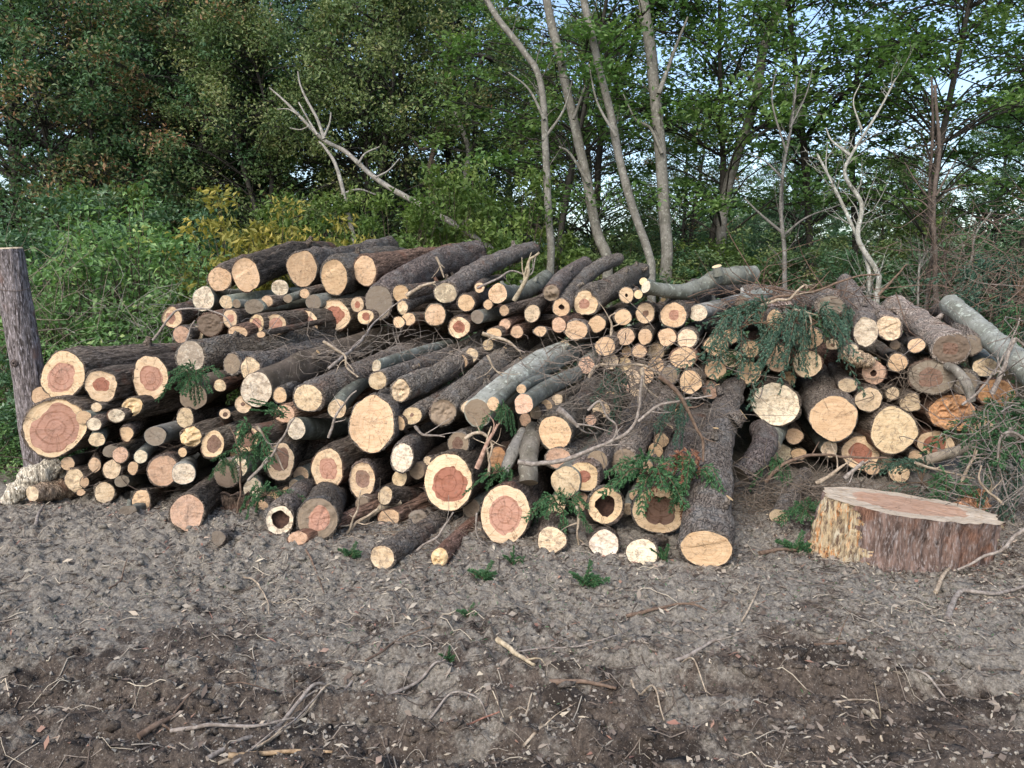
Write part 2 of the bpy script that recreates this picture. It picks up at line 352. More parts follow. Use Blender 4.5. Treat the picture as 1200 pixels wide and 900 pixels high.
LOGS = [
# --- end of the pile by the leaning post
(73,441,23,29,'S',('k',.6),'c',(272,412),'big pink hearted log on the top row, above the broadest cut by the post',{}),
(119,452,19,20,'S',('r',.45),'c',0,'red hearted log with a notched rim between two larger pink hearted ones, top row',{'lobe':.08}),
(176,443,19,27,'S',('k',.58),'c',(330,412),'tall oval pink hearted log at the inner end of the post side top row',{}),
(63,502,33,34,'S',('k',.76),'c',0,'broadest log by the leaning post, face nearly all pink heartwood with fine rings',{'lobe':.05}),
(113,477,6,6,'P',0,'c',0,'tiny round log tucked under the notched red hearted log',{}),
(98,489,8,8,'T',0,'s',0,'small round log touching the upper side of the broadest pink cut',{}),
(110,497,8,8,'W',0,'c',0,'small white ended log below and right of the one touching the broadest cut',{}),
(136,487,10,8,'W',0,'c',0,'small white splintered log end beside the torn brown stub under the top row',{'rough':.2}),
(155,477,12,12,'P',0,'c',0,'torn ragged log end with brown splinters below the tall oval pink hearted log',{'rough':.5}),
(113,515,9,8,'P',0,'s',(160,500),'short grey barked log with a small white scar, right of the broadest pink cut',{}),
(148,508,7,10,'T',0,'c',(205,490),'dark log with narrow tan end running in under the torn brown stub',{}),
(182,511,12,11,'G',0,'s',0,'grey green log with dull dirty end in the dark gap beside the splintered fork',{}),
(79,543,7,8,'T',0,'o',(128,524),'small tan log just under the broadest pink cut',{}),
(111,545,7,9,'T',0,'c',(140,528),'small tan ended dark log, middle of the trio of small logs under the broadest cut',{}),
(129,529,8,8,'G',0,'c',0,'small grey ended log tucked behind the rosy tan one',{}),
(141,533,9,10,'K',0,'c',(178,512),'rosy tan log end at the front of the small dark bunch',{}),
(165,535,7,8,'W',0,'s',(200,520),'grey barked log with a bright white small end',{}),
(156,549,6,8,'T',0,'c',0,'narrow tan log end directly below the bright white small end',{}),
(131,550,7,12,'P',0,'c',0,'upright oval pale log end left of the narrow tan end',{}),
(191,551,17,19,'K',0,'c',(245,520),'flat rosy log with faint rings leaning against a pale round one',{}),
(215,555,13,13,'W',0,'s',(262,538),'pale round log end with crossing cracks, touching the flat rosy log',{'cut':.9}),
(87,563,11,14,'P',0,'c',0,'split pale log end on the lowest small row near the bleached wood',{'rough':.15,'lobe':.1}),
(99,565,5,7,'T',0,'c',(128,556),'very small round tan log overlapping the split pale end',{}),
(95,577,5,4,'T',0,'c',0,'tiniest tan end at the foot of the split pale log',{}),
(123,577,11,13,'P',0,'c',(160,566),'pale slanting log end at ground level, third row from the bleached wood',{}),
(143,564,8,7,'G',0,'s',(205,556),'thin dark branch stuck out with a dull end above the ground row',{}),
(165,587,10,14,'T',0,'c',(240,566),'long dark log with squared tan end and flaking bark just above the soil',{'rough':.12}),
(150,601,10,9,'G',0,'s',(172,590),'short dark stub lying half in the soil',{'L':.5}),
(219,601,20,22,'K',0,'c',(330,560),'large slant cut rosy log at soil level with reddish bark',{'cut':.7}),
(217,490,8,13,'P',0,'c',(300,470),'pale oval log end above the splintered fork hanging from it',{}),
(225,512,12,13,'P',0,'c',0,'splintered pale fork of wood below the oval end',{'rough':.6}),
(214,530,5,6,'T',0,'c',0,'tiny tan end beside the splintered fork',{}),
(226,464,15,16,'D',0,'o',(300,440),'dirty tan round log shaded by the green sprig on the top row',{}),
(222,418,12,19,'W',0,'p',(440,388),'long log with a white end blotched by black holes, over the green sprig',{'spots':1}),
(201,372,11,14,'S',('k',.5),'c',(265,355),'pink hearted log end sticking out lowest left on the rear stack',{}),
(239,350,12,15,'W',0,'s',(300,345),'pale leafy log end beside the topmost tan logs of the rear stack',{}),
(247,380,15,14,'B',0,'r',0,'dark brown barked log end between the pink hearted ends of the rear stack',{'rough':.15}),
(270,374,8,11,'S',('k',.45),'c',0,'small oval pink hearted end right of the dark brown end',{}),
(279,390,12,8,'T',0,'r',0,'half hidden split tan end resting behind the long white ended log',{'rough':.1}),
(265,354,7,8,'P',0,'s',0,'small mossy pale end beneath the first topmost tan log',{}),
(277,356,5,5,'D',0,'s',0,'tiny dull end beside the small mossy pale one',{}),
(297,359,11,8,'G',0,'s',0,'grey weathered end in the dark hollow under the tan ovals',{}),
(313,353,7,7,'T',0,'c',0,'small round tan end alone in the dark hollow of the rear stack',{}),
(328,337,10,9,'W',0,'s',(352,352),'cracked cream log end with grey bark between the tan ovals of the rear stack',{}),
(337,350,5,5,'D',0,'s',0,'tiny dull stub below the cracked cream end',{}),
(357,344,6,6,'T',0,'c',0,'small tan end hanging directly below the roundest topmost oval',{}),
(367,354,9,9,'G',0,'s',0,'grey lichened end with a twig across it, rear stack',{}),
(301,379,9,11,'S',('k',.6),'c',0,'pink hearted end touching its bigger neighbour in the rear stack middle row',{}),
(306,392,5,4,'T',0,'c',0,'tiny tan end wedged below the pair of touching pink hearted ends',{}),
(323,380,13,13,'S',('k',.55),'c',(370,365),'round pink hearted end, third in the rear stack heartwood row',{}),
(359,379,15,15,'S',('k',.6),'c',0,'rough rimmed pink hearted end left of the deep red one',{'lobe':.05}),
(392,369,18,18,'S',('r',.62),'c',0,'deep red hearted end, biggest heart of the rear stack row',{}),
(419,357,8,10,'S',('r',.4),'c',0,'small end with dark red heart just right of the biggest red heart',{}),
(429,371,10,9,'S',('r',.5),'c',0,'half hidden end with red heart under the big grey lichened face',{}),
(257,327,14,15,'T',0,'c',(330,305),'first of the topmost tan log ends on the rear stack, with a leaf on it',{}),
(288,322,15,21,'T',0,'c',(385,297),'slanted pointed oval tan log end on top of the rear stack',{'lobe':.06}),
(354,314,18,22,'T',0,'p',(455,292),'roundest of the big tan ovals topping the rear stack',{}),
(392,326,16,22,'T',0,'p',(470,305),'tapered big tan oval just below the roundest one on the rear stack',{'lobe':.07}),
(428,317,14,18,'T',0,'r',(545,298),'tan oval at the head of the long red brown log along the stack top',{}),
(444,355,16,21,'G',0,'p',(560,296),'big grey lichen covered log face under the long red brown log',{}),
(470,344,10,11,'T',0,'c',(558,312),'clean tan oval end directly right of the big grey lichened face',{}),
(472,360,5,9,'P',0,'p',(514,344),'thin crooked log with torn pale tip beneath the clean tan oval',{'rough':.3,'L':.7}),
(479,374,9,8,'T',0,'c',0,'small tan log end under the thin crooked log',{}),
(467,378,7,7,'T',0,'c',0,'dim small tan end behind the small tan end under the crooked log',{}),
(510,369,13,14,'T',0,'c',(540,352),'wide tan end with straight grain lying below the long pinkish topmost log',{}),
(522,343,14,13,'W',0,'p',(624,292),'very long scaly log climbing to the skyline with pale holed face',{'spots':1,'L':2.4}),
(538,383,14,14,'S',('r',.5),'c',0,'red hearted end with a frayed lower rim in the middle of the stack',{}),
(546,355,10,10,'T',0,'p',(580,340),'round tan end just right of the long scaly log face',{}),
(559,371,8,8,'G',0,'s',0,'small grey lichened end under the round tan end',{}),
(562,337,6,6,'S',('r',.45),'c',(590,325),'small ringed end with brown pith on the upper middle edge of the stack',{}),
(572,357,6,6,'T',0,'c',0,'little tan end between the ringed small end and the grey barked log',{}),
(583,344,11,12,'T',0,'s',(640,325),'tan fan grained end of the bluish grey log on the stack top',{}),
(591,364,6,7,'T',0,'c',(650,340),'slim log with tan end under the bluish grey log',{'L':1.3}),
(624,367,10,11,'P',0,'c',(652,352),'round cracked cream end of the dark log by the broken tipped log',{}),
(592,380,7,7,'K',0,'r',0,'small rosy end in a pair under the slim log',{}),
(606,389,8,8,'T',0,'r',0,'small tan end with rings, lower of the rosy pair',{}),
(579,391,9,7,'T',0,'c',0,'half hidden tan end behind the diagonal logs',{}),
(633,388,9,6,'T',0,'p',0,'low tan end peeping above the diagonal scaly logs',{}),
(646,343,10,10,'D',0,'p',(686,308),'log with crumbly broken tip leaning to the skyline',{'rough':.45,'L':1.4}),
(658,360,11,11,'T',('d',.3),'p',(724,304),'orange rimmed log end with black pith under the skyline log pair',{'lobe':.06}),
(685,356,15,15,'S',('k',.42),'p',(752,318),'large log with pink pith and ringed yellow rim, thickest of the skyline pair',{'L':2.2}),
(655,381,9,10,'K',0,'r',0,'rosy tan end pressed against the long tan oval',{}),
(675,387,15,13,'T',0,'p',0,'long tan oval end under the large pink pithed log',{}),
(700,379,10,11,'T',0,'c',(732,360),'pear shaped tan log end below the large pink pithed log',{'lobe':.08}),
(709,406,13,12,'T',0,'c',0,'wide tan end half behind the smooth blue grey log',{}),
(734,346,9,10,'S',('d',.22),'p',(745,338),'yellow end with a dark pith hole beside the pale cut branch tips',{}),
(730,372,11,10,'T',0,'c',0,'tan end directly left of the brown centred round end',{}),
(733,395,11,11,'T',0,'c',0,'clean round tan end under the end left of the brown centred one',{}),
(756,367,12,13,'S',('b',.3),'c',0,'round end with a small square brown centre',{}),
(756,394,9,10,'T',0,'c',0,'smaller clean round tan end right of its twin, below the square brown centre',{}),
(749,412,10,8,'T',0,'c',0,'tan end half buried in twigs below the two clean round ends',{}),
(789,369,16,16,'T',('k',.38),'p',(872,336),'big orange end with pink round centre leading a long log to the right',{'L':2.3}),
(782,395,11,11,'T',0,'c',0,'tan end with an S shaped crack under the pink round centred log',{}),
(805,397,12,12,'P',0,'p',(850,380),'pale spotted end next to the S cracked one',{}),
(800,419,16,12,'T',0,'r',0,'wide cracked orange oval in the third row below the pink centred log',{}),
(809,448,14,15,'T',0,'c',0,'tan end with dark fan shaped crack under the wide orange oval',{}),
(818,367,10,10,'W',0,'l',(900,342),'whitish grey forked log with crumbly cream end beside the cedar sprig',{'rough':.12,'L':1.9}),
(840,405,15,14,'T',0,'c',0,'wide straight grained tan end overlapped by a smaller round one',{}),
(857,394,10,10,'T',0,'p',0,'small peach end overlapping the wide straight grained one',{}),
(857,421,12,11,'P',0,'c',0,'pale end crossed by a hanging green leaf spray',{}),
(838,434,14,13,'T',0,'c',0,'orange tan end with parallel cracks beneath the wide straight grained one',{}),
(880,409,11,10,'T',('b',.15),'c',0,'neat round end with a tiny dark pith dot under the cedar sprig',{}),
(878,437,14,14,'T',0,'c',0,'plain round tan end directly below the tiny dotted one',{}),
(912,420,14,17,'T',0,'r',0,'oval tan end with reddish bark rim left of its rounder reddish neighbour',{}),
(946,426,17,17,'P',0,'r',0,'round cream end with chipped red bark rim, by the ragged splinter chunk',{}),
(948,396,19,12,'T',0,'p',0,'wide dull tan end draped by the cedar sprig',{}),
(908,376,10,13,'T',0,'p',0,'shaded orange end hidden behind the thick of the cedar sprig',{}),
(975,404,8,7,'P',('b',.3),'c',(978,392),'small ringed end between the draped wide end and the leaning scaly log',{}),
(973,358,16,12,'G',0,'p',0,'dull grey log lying under brown twigs behind the cedar sprig',{}),
(998,410,8,8,'W',0,'y',(998,382),'short pale stub tucked under the leaning scaly log',{'L':.7}),
# --- right end
(909,473,27,25,'W',0,'c',0,'broad cream face with wavy rings above the arched dark log',{'cut':.8}),
(976,490,27,26,'T',0,'p',(945,425),'broad orange rimmed tan face on the dark thick log beside the broad cream one',{}),
(931,511,11,10,'T',0,'c',0,'small perfectly ringed tan end below the two broadest cuts',{}),
(914,530,13,10,'W',0,'s',(905,508),'grey log with whitish sawn end on the ground beside the curved log',{'cut':.6}),
(936,532,10,7,'T',0,'c',0,'low tan end half sunk in twigs under the small ringed end',{}),
(972,526,9,10,'P',0,'s',0,'little pale end with bark collar under the orange rimmed face',{'lobe':.08}),
(1008,531,20,20,'S',('r',.6),'c',0,'red hearted log crossed by grey twigs behind the big stump',{}),
(1022,549,9,8,'T',0,'c',0,'small tan end under the red hearted log crossed by twigs',{}),
(1054,555,12,12,'S',('d',.16),'c',(1058,525),'round end with black pith dot standing nearest above the big stump',{}),
(1047,506,26,27,'P',0,'c',0,'broad pale straight grained face left of the rotten orange log',{}),
(1096,521,21,15,'S',('r',.6),'r',0,'dark red hearted end shaded below the rotten orange log',{}),
(1115,482,25,22,'R',0,'r',0,'rotten orange log with crumbling hollow face',{'rough':.35,'lobe':.1}),
(1150,500,16,14,'T',0,'c',0,'tan end half hidden by green needles right of the rotten orange log',{}),
(994,451,11,9,'P',0,'p',(978,424),'slim log pointing down with slanted cream end over the broad orange rimmed face',{'L':1.0}),
(1018,468,15,15,'P',0,'c',0,'round end split by one deep diagonal crack',{}),
(1024,437,14,15,'K',('d',.25),'r',0,'red brown peeling end with dark curled pith',{'lobe':.04}),
(1046,461,8,8,'P',0,'c',0,'little cream end among twigs above the ragged tan end',{}),
(1068,471,13,11,'P',0,'c',0,'ragged tan end with notched lower edge',{'rough':.12,'lobe':.12}),
(1052,425,11,11,'T',0,'p',(1028,402),'yellowish end of a brown log under the rough yellow face',{}),
(1074,405,10,9,'T',0,'p',(1052,394),'small yellow tan end left of the dark brown ringed face',{}),
(1042,384,15,15,'P',0,'y',0,'rough yellow face right of the slanted white cut',{'rough':.12}),
(1015,388,12,18,'W',0,'y',(988,334),'pale scaly log leaning up to the left with slanted white cut',{'L':1.6,'cut':.7}),
(1114,408,20,18,'B',('b',.4),'y',(1048,358),'log with dark brown ringed weathered face and flaky rim',{'rough':.08,'L':1.8}),
(1092,441,25,22,'G',('b',.5),'c',(1070,420),'grey weathered oval face with brown heart, below the dark brown ringed one',{}),
(1155,431,15,10,'P',0,'l',(1110,405),'pale barked log with flat oval cream end beneath the long grey pole',{}),
(1168,461,20,18,'R',0,'r',0,'rough orange round end at the edge of the green needles',{'rough':.2}),
(1130,449,14,15,'G',0,'p',0,'dull grey end behind the short crooked grey branch',{}),
(1137,404,14,13,'G',0,'p',(1098,365),'scaly grey brown log lying just under the long grey pole',{}),
# --- logs lying slantwise over the front of the pile
(272,426,8,13,'D',0,'p',(400,400),'log with dull cream oval end under the white blotched one, barely past the green sprig',{}),
(294,432,11,14,'P',0,'p',(440,396),'fresh orange topped pale end pressed on the pointed slanted cut',{'cut':.7}),
(258,452,7,8,'P',0,'r',(320,440),'thin rusty barked log with cream tip below the dull oval end',{'L':1.0}),
(300,456,13,21,'W',0,'o',(500,384),'long smooth brown log with pointed slanting white cut, drawn across the pile',{'L':2.4}),
(328,463,8,10,'T',0,'p',(420,430),'small tan oval end between the pointed cut and the yellowish rough end',{}),
(360,466,17,17,'P',0,'p',(535,388),'yellowish rough end of the long bluish scaly log',{'L':2.4}),
(395,479,11,12,'P',0,'s',(470,430),'greyish log with cracked cream end below the long bluish scaly one',{'L':1.3}),
(443,446,11,11,'P',0,'p',(560,398),'cream frayed end of the dark log under the small pale tipped grey one',{'rough':.12}),
(441,429,5,7,'W',0,'s',(530,402),'slim blue grey log with little white tip lying on top of the slant pile',{'L':1.4}),
(469,458,12,14,'P',0,'p',(583,370),'red brown diagonal log with frayed orange end, first of the diagonal row',{'rough':.25,'L':2.2}),
(483,487,12,11,'P',('b',.2),'p',(602,397),'diagonal scaly log with star cracked cream end, second of the diagonal row',{'L':2.2}),
(519,483,16,16,'D',0,'p',(632,390),'diagonal scaly log with crumbly cream face, third of the diagonal row',{'rough':.2,'L':2.2}),
(550,478,10,10,'P',0,'p',(656,393),'diagonal brown log pinned between the crumbly third one and the smooth grey log',{'L':2.1}),
(560,484,16,18,'D',0,'l',(690,404),'thick smooth blue grey log lying highest on the diagonal row',{'L':2.0,'Y':5.0,'taper':1.0}),
(578,473,7,8,'T',0,'s',(625,440),'small grey round log lying across the smooth blue grey one',{'L':.9,'Y':4.93}),
(611,456,6,6,'T',0,'s',(642,443),'tiny tan tip just above the ridged green log',{'L':.8,'Y':5.0}),
(613,474,11,12,'K',0,'s',(676,438),'green ridged log with a cross cracked peach end',{'L':1.2,'Y':4.95}),
(285,474,10,11,'S',('b',.25),'c',(330,455),'round end with brown dot above the smaller dotted twin',{}),
(264,485,7,7,'S',('b',.4),'c',(290,478),'smaller of the two dotted ends, beside dark twigs',{}),
(334,485,11,12,'K',0,'r',0,'pinkish axe cut end under the small tan oval',{}),
(347,502,7,13,'W',0,'s',(440,492),'grey green log patched with white scars and a chalk white narrow end',{'L':1.5}),
(289,514,14,17,'S',('b',.68),'c',0,'brown hearted end with hanging cedar twigs in front',{}),
(250,521,14,17,'S',('b',.58),'c',0,'brown hearted end left of the one veiled by cedar twigs',{}),
(328,540,15,23,'S',('b',.62),'c',(400,500),'tilted long oval end with brown heart on red barked log',{}),
(384,550,19,25,'S',('k',.55),'c',0,'yellow rimmed pink hearted end alone in the dark middle of the pile front',{}),
(425,561,17,22,'S',('b',.48),'c',(470,530),'yellow oval end with small brown heart beside the grey stubbed log',{}),
(266,555,14,17,'B',0,'p',0,'dull brown end beneath the brown hearted pair',{}),
(281,547,8,12,'W',0,'s',0,'narrow chalky end behind the dull brown one',{}),
(297,573,11,14,'W',0,'s',(330,540),'white ended grey log pointing out between green leaves',{'cut':.6}),
(328,610,17,17,'W',('d',.6),'p',(375,560),'white ringed log with a black rotten core at soil level',{}),
(372,608,24,26,'D',('k',.55),'p',(410,570),'large dirty yellow end with crumbly pink heart right of the black cored log',{'rough':.06}),
(349,631,12,8,'K',0,'r',0,'pinkish chip sized end under the large dirty yellow one',{}),
(256,630,9,9,'G',0,'p',(300,618),'dull end of a dark log almost buried in soil near the slant cut rosy log',{'L':.9}),
(435,497,27,33,'T',0,'p',(500,455),'huge bright tan face split by a dark crooked crack, centre of the pile',{'cut':.5}),
(469,496,5,9,'T',0,'c',0,'tiny upright tan oval right of the huge bright face',{}),
(471,536,14,18,'W',0,'p',(530,505),'bone white slanted oval end under the diagonal row',{}),
(451,581,9,12,'P',0,'c',(508,581),'dark smooth log with a cream end lying level beside the largest red heart',{'L':.8}),
(424,590,8,8,'D',0,'c',0,'dirty small end under the yellow oval with brown heart',{}),
(455,606,13,10,'T',0,'r',0,'lobed orange end under the level dark log',{'lobe':.14}),
(527,565,30,34,'S',('r',.64),'c',(590,500),'yellow rimmed face with the largest red heart, mid pile',{'cut':.6}),
(592,603,30,35,'S',('k',.66),'c',(650,530),'largest face of all, ringed pink heart in yellow rim, resting on the soil',{'lobe':.03,'cut':.5}),
(537,520,13,15,'D',('b',.5),'p',(580,492),'dirty ringed end above the largest red heart',{}),
(448,653,13,11,'P',0,'p',(532,600),'grey brown log on the soil with small dirty cream tip, front of the pile foot',{'cut':.2,'L':1.1,'r':15}),
(515,653,11,12,'P',0,'r',(570,600),'torn tipped reddish log on the soil under the largest red heart',{'rough':.5,'L':1.1}),
(490,607,12,10,'G',0,'c',(530,596),'dark broken log end in the shadow left of the torn tipped log',{'rough':.3,'L':.9}),
(583,538,10,15,'R',0,'r',0,'orange brown end glimpsed behind grey slivers',{}),
(650,508,20,20,'T',0,'p',(705,440),'squarish tan face with curled bark lip under the green ridged log',{'lobe':.07,'L':1.6}),
(654,537,17,12,'K',0,'p',0,'low brown tan end below the squarish face',{}),
(664,564,17,19,'P',0,'s',0,'plain cream end behind the small red centred one',{}),
(685,559,19,19,'S',('r',.38),'p',(740,480),'cream end with a small bright red centre',{'L':1.7}),
(709,592,21,22,'S',('d',.56),'p',(735,560),'yellow rimmed log with hollow black core',{'lobe':.06,'hollow':1}),
(772,598,31,27,'S',('b',.6),'p',(822,482),'wide yellow rimmed face with dark brown sunken heart and chipped top',{'lobe':.04,'hollow':.35,'L':1.8,'taper':.7}),
(647,633,18,18,'P',0,'c',(672,605),'cream face on the soil, first in the bottom trio right of the largest face',{}),
(708,637,20,18,'W',0,'c',(728,612),'cracked round cream face, middle of the bottom trio',{}),
(752,648,20,18,'W',0,'c',(790,618),'whitest face of the bottom trio, next to the long pine',{}),
(732,541,15,17,'D',0,'y',(800,452),'knobbly log with rough cream face above the green cedar spray',{'rough':.2,'L':1.7}),
(828,643,32,25,'T',0,'p',(861,452),'very long pine log slanting to the ground, broad tan face nearest the stump',{'L':2.3,'taper':.62,'cut':.25,'lobe':.03,'bow':(.05,.05),'knots':[(.62,2.5,2.0),(.3,.8,1.2),(.8,1.2,.9),(.45,1.6,.9),(.12,2.2,1.1)]}),
(700,540,13,13,'D',0,'p',(770,455),'scaly log squeezed between the knobbly log and the red centred one',{'L':1.5}),
]
LOGMESH = {}
def make_log(row, k):
    x, y, rx, ry, face, heart, bark, to, label, op = row
    r = np.random.default_rng(1000 + k)
    Y = op.get('Y') or depth_at(x, y)
    for _ in range(6):                                       # nothing starts below the soil it lies on
        q0 = at(x, y + ry, Y); gr = float(gbase(q0[0], q0[1])) + .0
        if q0[2] < gr - .012: Y -= (gr - .012 - q0[2]) / max(.12, (CAM_H - q0[2]) / Y)
    P1 = at(x, y, Y); d1 = dep(P1); m = d1 / FPX
    L = op.get('L', 1.9 + .25 * r.random())
    if to:
        d = ray(*to); d = d / np.linalg.norm(d); oc = C0 - P1; b = np.dot(oc, d); c = np.dot(oc, oc) - L * L
        disc = b * b - c; t = -b + math.sqrt(disc) if disc > 0 else -b
        P2 = C0 + d * t
        if disc <= 0: P2 = P1 + (P2 - P1) / np.linalg.norm(P2 - P1) * L
    else:
        az = np.interp(x, [0, 250, 450, 620, 800, 900, 1200], [9, 20, 30, 22, 14, 6, 2]) + r.normal() * 4
        tl = math.radians(1.5 + r.normal() * 1.5); az = math.radians(az)
        P2 = P1 + L * np.array([math.sin(az) * math.cos(tl), math.cos(az) * math.cos(tl), math.sin(tl)])
    w = (P2 - P1); L = np.linalg.norm(w); w /= L
    u = np.cross(w, [0, 0, 1]); u /= np.linalg.norm(u); v = np.cross(w, u); v = -v if v[2] < 0 else v; u = np.cross(v, w)
    vd = (C0 - P1); vd /= np.linalg.norm(vd)
    dl = np.array([vd @ u, vd @ v, vd @ w]); kc = op.get('cut', .35 + .25 * r.random())
    sl = -dl[:2] / dl[2] * kc; sl = np.clip(sl, -.7, .7) + r.normal(size=2) * .04
    def proj(e): e = e - vd * (e @ vd); return np.linalg.norm(e)
    b_ = ry * m; a_ = rx * m / max(.45, proj(u + sl[0] * w)); a_ = min(max(a_, .75 * b_), 1.35 * b_)
    if b_ < .8 * a_: b_ = .8 * a_
    if 'r' in op: a_ = b_ = op['r'] * m
    R = (a_ + b_) / 2; px = max(rx, ry)
    n = 16 if px < 8 else 24 if px < 13 else 36 if px < 20 else 56
    th = np.arange(n) * 2 * math.pi / n; ct, st_ = np.cos(th), np.sin(th)
    lob = op.get('lobe', .03 + .045 * r.random())
    def outline(s):
        q = np.stack([ct * 1.1, st_ * 1.1, np.full(n, s * .8)], -1)
        return 1 + lob * 2.2 * noise(q + k * 7.3, 5) + lob * .8 * noise(q * 2.4 + k * 3.1, 6)
    bk, bcol = BC[bark]; tap = op.get('taper', .8 + .15 * r.random())
    # --- bark
    visible = bool(to) or px > 12
    m_s = max(10, min(110, int(L / (2 * math.pi * R / n) / (1.6 if px > 20 or visible else 3))))
    ss = np.linspace(0, 1, m_s) ** 1.15 * L
    bow = (r.normal(size=2) * .025) * L; bow = np.array(op.get('bow', bow))
    bumps = [(r.uniform(.05, .95) * L, r.uniform(0, 6.28), r.uniform(.06, .17), r.uniform(.35, .8) * R) for _ in range(int(L * 3.2))] if visible else []
    V = []
    big = 1.0 if px > 12 else .6
    for s in ss:
        t = s / L; rr = outline(s) * (1 - (1 - tap) * t)
        q = np.stack([ct * R, st_ * R, np.full(n, s)], -1) + k * 3.7
        if bk == 'cedar': dsp = .0055 * fbm(q * np.array([55, 55, 6.]), 3, 1) + .009 * noise(q * np.array([14, 14, 2.]), 2)
        elif bk == 'pine': dsp = .0075 * np.abs(fbm(q * np.array([34, 34, 15.]), 3, 3)) + .011 * noise(q * np.array([9, 9, 5.]), 2)
        else: dsp = .006 * noise(q * np.array([8, 8, 4.]), 2) + .002 * noise(q * 30, 3)
        rr = rr + dsp * big * min(1.3, R / .06) / R
        for s0, t0, am, wd_ in bumps:
            if abs(s - s0) < wd_ * 2.5: rr = rr + am * math.exp(-((s - s0) / wd_) ** 2) * np.exp(-((np.angle(np.exp(1j * (th - t0)))) / .5) ** 2)
        bx = bow * math.sin(math.pi * t)
        off = (ct * a_ * sl[0] + st_ * b_ * sl[1]) * (1 - t)
        V.append(np.stack([ct * a_ * rr + bx[0], st_ * b_ * rr + bx[1], s + off], -1))
    V = np.array(V); mb = MB(); i = np.arange(m_s - 1)[:, None] * n; j = np.arange(n)[None]; kk = (j + 1) % n
    bt = min(.1, max(.045, .009 / R)); bt = .03 if bk == 'smooth' else bt
    rim = outline(0) * (1 - bt) * (1 + .03 * noise(np.stack([ct * 6, st_ * 6, ct * 0 + k], -1), 8))
    lip = np.stack([ct * a_ * rim, st_ * b_ * rim, ct * a_ * rim * sl[0] + st_ * b_ * rim * sl[1]], -1)
    tail = V[-1] * np.array([.5, .5, 1]) + V[-1].mean(0) * np.array([.5, .5, 0])
    tail[:, 2] = V[-1, :, 2] + .01
    allv = np.concatenate([lip[None], V, tail[None], np.broadcast_to(tail.mean(0), (1, n, 3))]).reshape(-1, 3)
    rows = m_s + 3; i = np.arange(rows - 1)[:, None] * n
    mb.add(allv, np.stack([i + j, i + kk, i + n + kk, i + n + j], -1).reshape(-1, 4))
    M = Matrix([[u[0], v[0], w[0], P1[0]], [u[1], v[1], w[1], P1[1]], [u[2], v[2], w[2], P1[2]], [0, 0, 0, 1]])
    root = empty('log', M)
    jit = 1 + .18 * r.normal(); bc = tuple(float(np.clip(c * jit * (1 + .015 * r.normal()), .02, .6)) for c in bcol)
    mb.build('bark', BARK[bk], root, color=(*bc, 1))
    # --- sawn or torn end
    rough = op.get('rough', 0); fc = MB()
    if heart: hf = heart[1] * (1 + .16 * noise(np.stack([ct * 1.3, st_ * 1.3, ct * 0 + k * 5.], -1), 4) + .07 * noise(np.stack([ct * 4, st_ * 4, ct * 0 + k * 5.], -1), 4))
    else: hf = np.zeros(n)
    nr = 5 if px < 12 else 14
    cx = r.normal(size=2) * .04
    sdir, sc_, sh_ = r.uniform(0, 6.28), r.uniform(-.5, .5), (r.uniform(.03, .09) if r.random() < .4 and px > 11 else 0)
    def ring(f):
        g_ = hf + (rim - hf) * f if heart else rim * f
        c0 = (1 - f) * cx * (1 if not heart else 1)
        X_, Y_ = ct * g_ + c0[0], st_ * g_ + c0[1]
        z = a_ * X_ * sl[0] + b_ * Y_ * sl[1]; q = np.stack([X_ * a_, Y_ * b_, X_ * 0 + k], -1)
        edge = 1 - f ** 6; z = z + sh_ * R * edge * sstep(-.03, .03, X_ * math.cos(sdir) + Y_ * math.sin(sdir) - sc_)
        z = z + edge * .0025 * noise(q * 25, 1)
        if rough: z = z - rough * R * (.6 * noise(q * np.array([14, 30, 1.]) , 3) + .6 * noise(q * 60, 4) + .3) * (1 - .7 * f ** 4)
        return np.stack([X_ * a_, Y_ * b_, z], -1), np.stack([X_, Y_], -1)
    fs = np.linspace(1, 0, nr + 1); VV, UU = zip(*[ring(f) for f in fs])
    VV = np.array(VV).reshape(-1, 3); UU = np.array(UU).reshape(-1, 2); i = np.arange(nr)[:, None] * n
    fc.add(VV, np.stack([i + j, i + n + j, i + n + kk, i + kk], -1).reshape(-1, 4), uv=UU)
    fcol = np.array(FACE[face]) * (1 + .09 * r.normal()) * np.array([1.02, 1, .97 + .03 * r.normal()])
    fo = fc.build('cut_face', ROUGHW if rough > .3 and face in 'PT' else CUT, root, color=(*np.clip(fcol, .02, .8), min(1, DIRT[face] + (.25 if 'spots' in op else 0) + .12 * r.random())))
    if heart:
        base = VV.reshape(nr + 1, n, 3)[-1]; ub = UU.reshape(nr + 1, n, 2)[-1]; ce = base.mean(0); hm = MB(); hol = op.get('hollow', 0)
        if heart[0] == 'd' and not hol: hol = .5
        lay = [(base, ub)]
        if hol:
            for q_ in (.25, .6, 1): lay.append((base * np.array([1, 1, 1]) + np.array([0, 0, hol * R * q_ * 1.2]) + (ce - base) * np.array([.1, .1, 0]) * q_, ub))
        bb = lay[-1][0]; cb = bb.mean(0)
        for f in (.75, .5, .25, 0): lay.append((bb * f + cb * (1 - f) + np.stack([ct * 0, ct * 0, .03 * R * noise(np.stack([ct * f * 3, st_ * f * 3, ct * 0 + k], -1), 9) * (f > 0)], -1), ub * f))
        VV2 = np.array([a for a, _ in lay]).reshape(-1, 3); UU2 = np.array([a for _, a in lay]).reshape(-1, 2); i = np.arange(len(lay) - 1)[:, None] * n
        hm.add(VV2, np.stack([i + j, i + n + j, i + n + kk, i + kk], -1).reshape(-1, 4), uv=UU2)
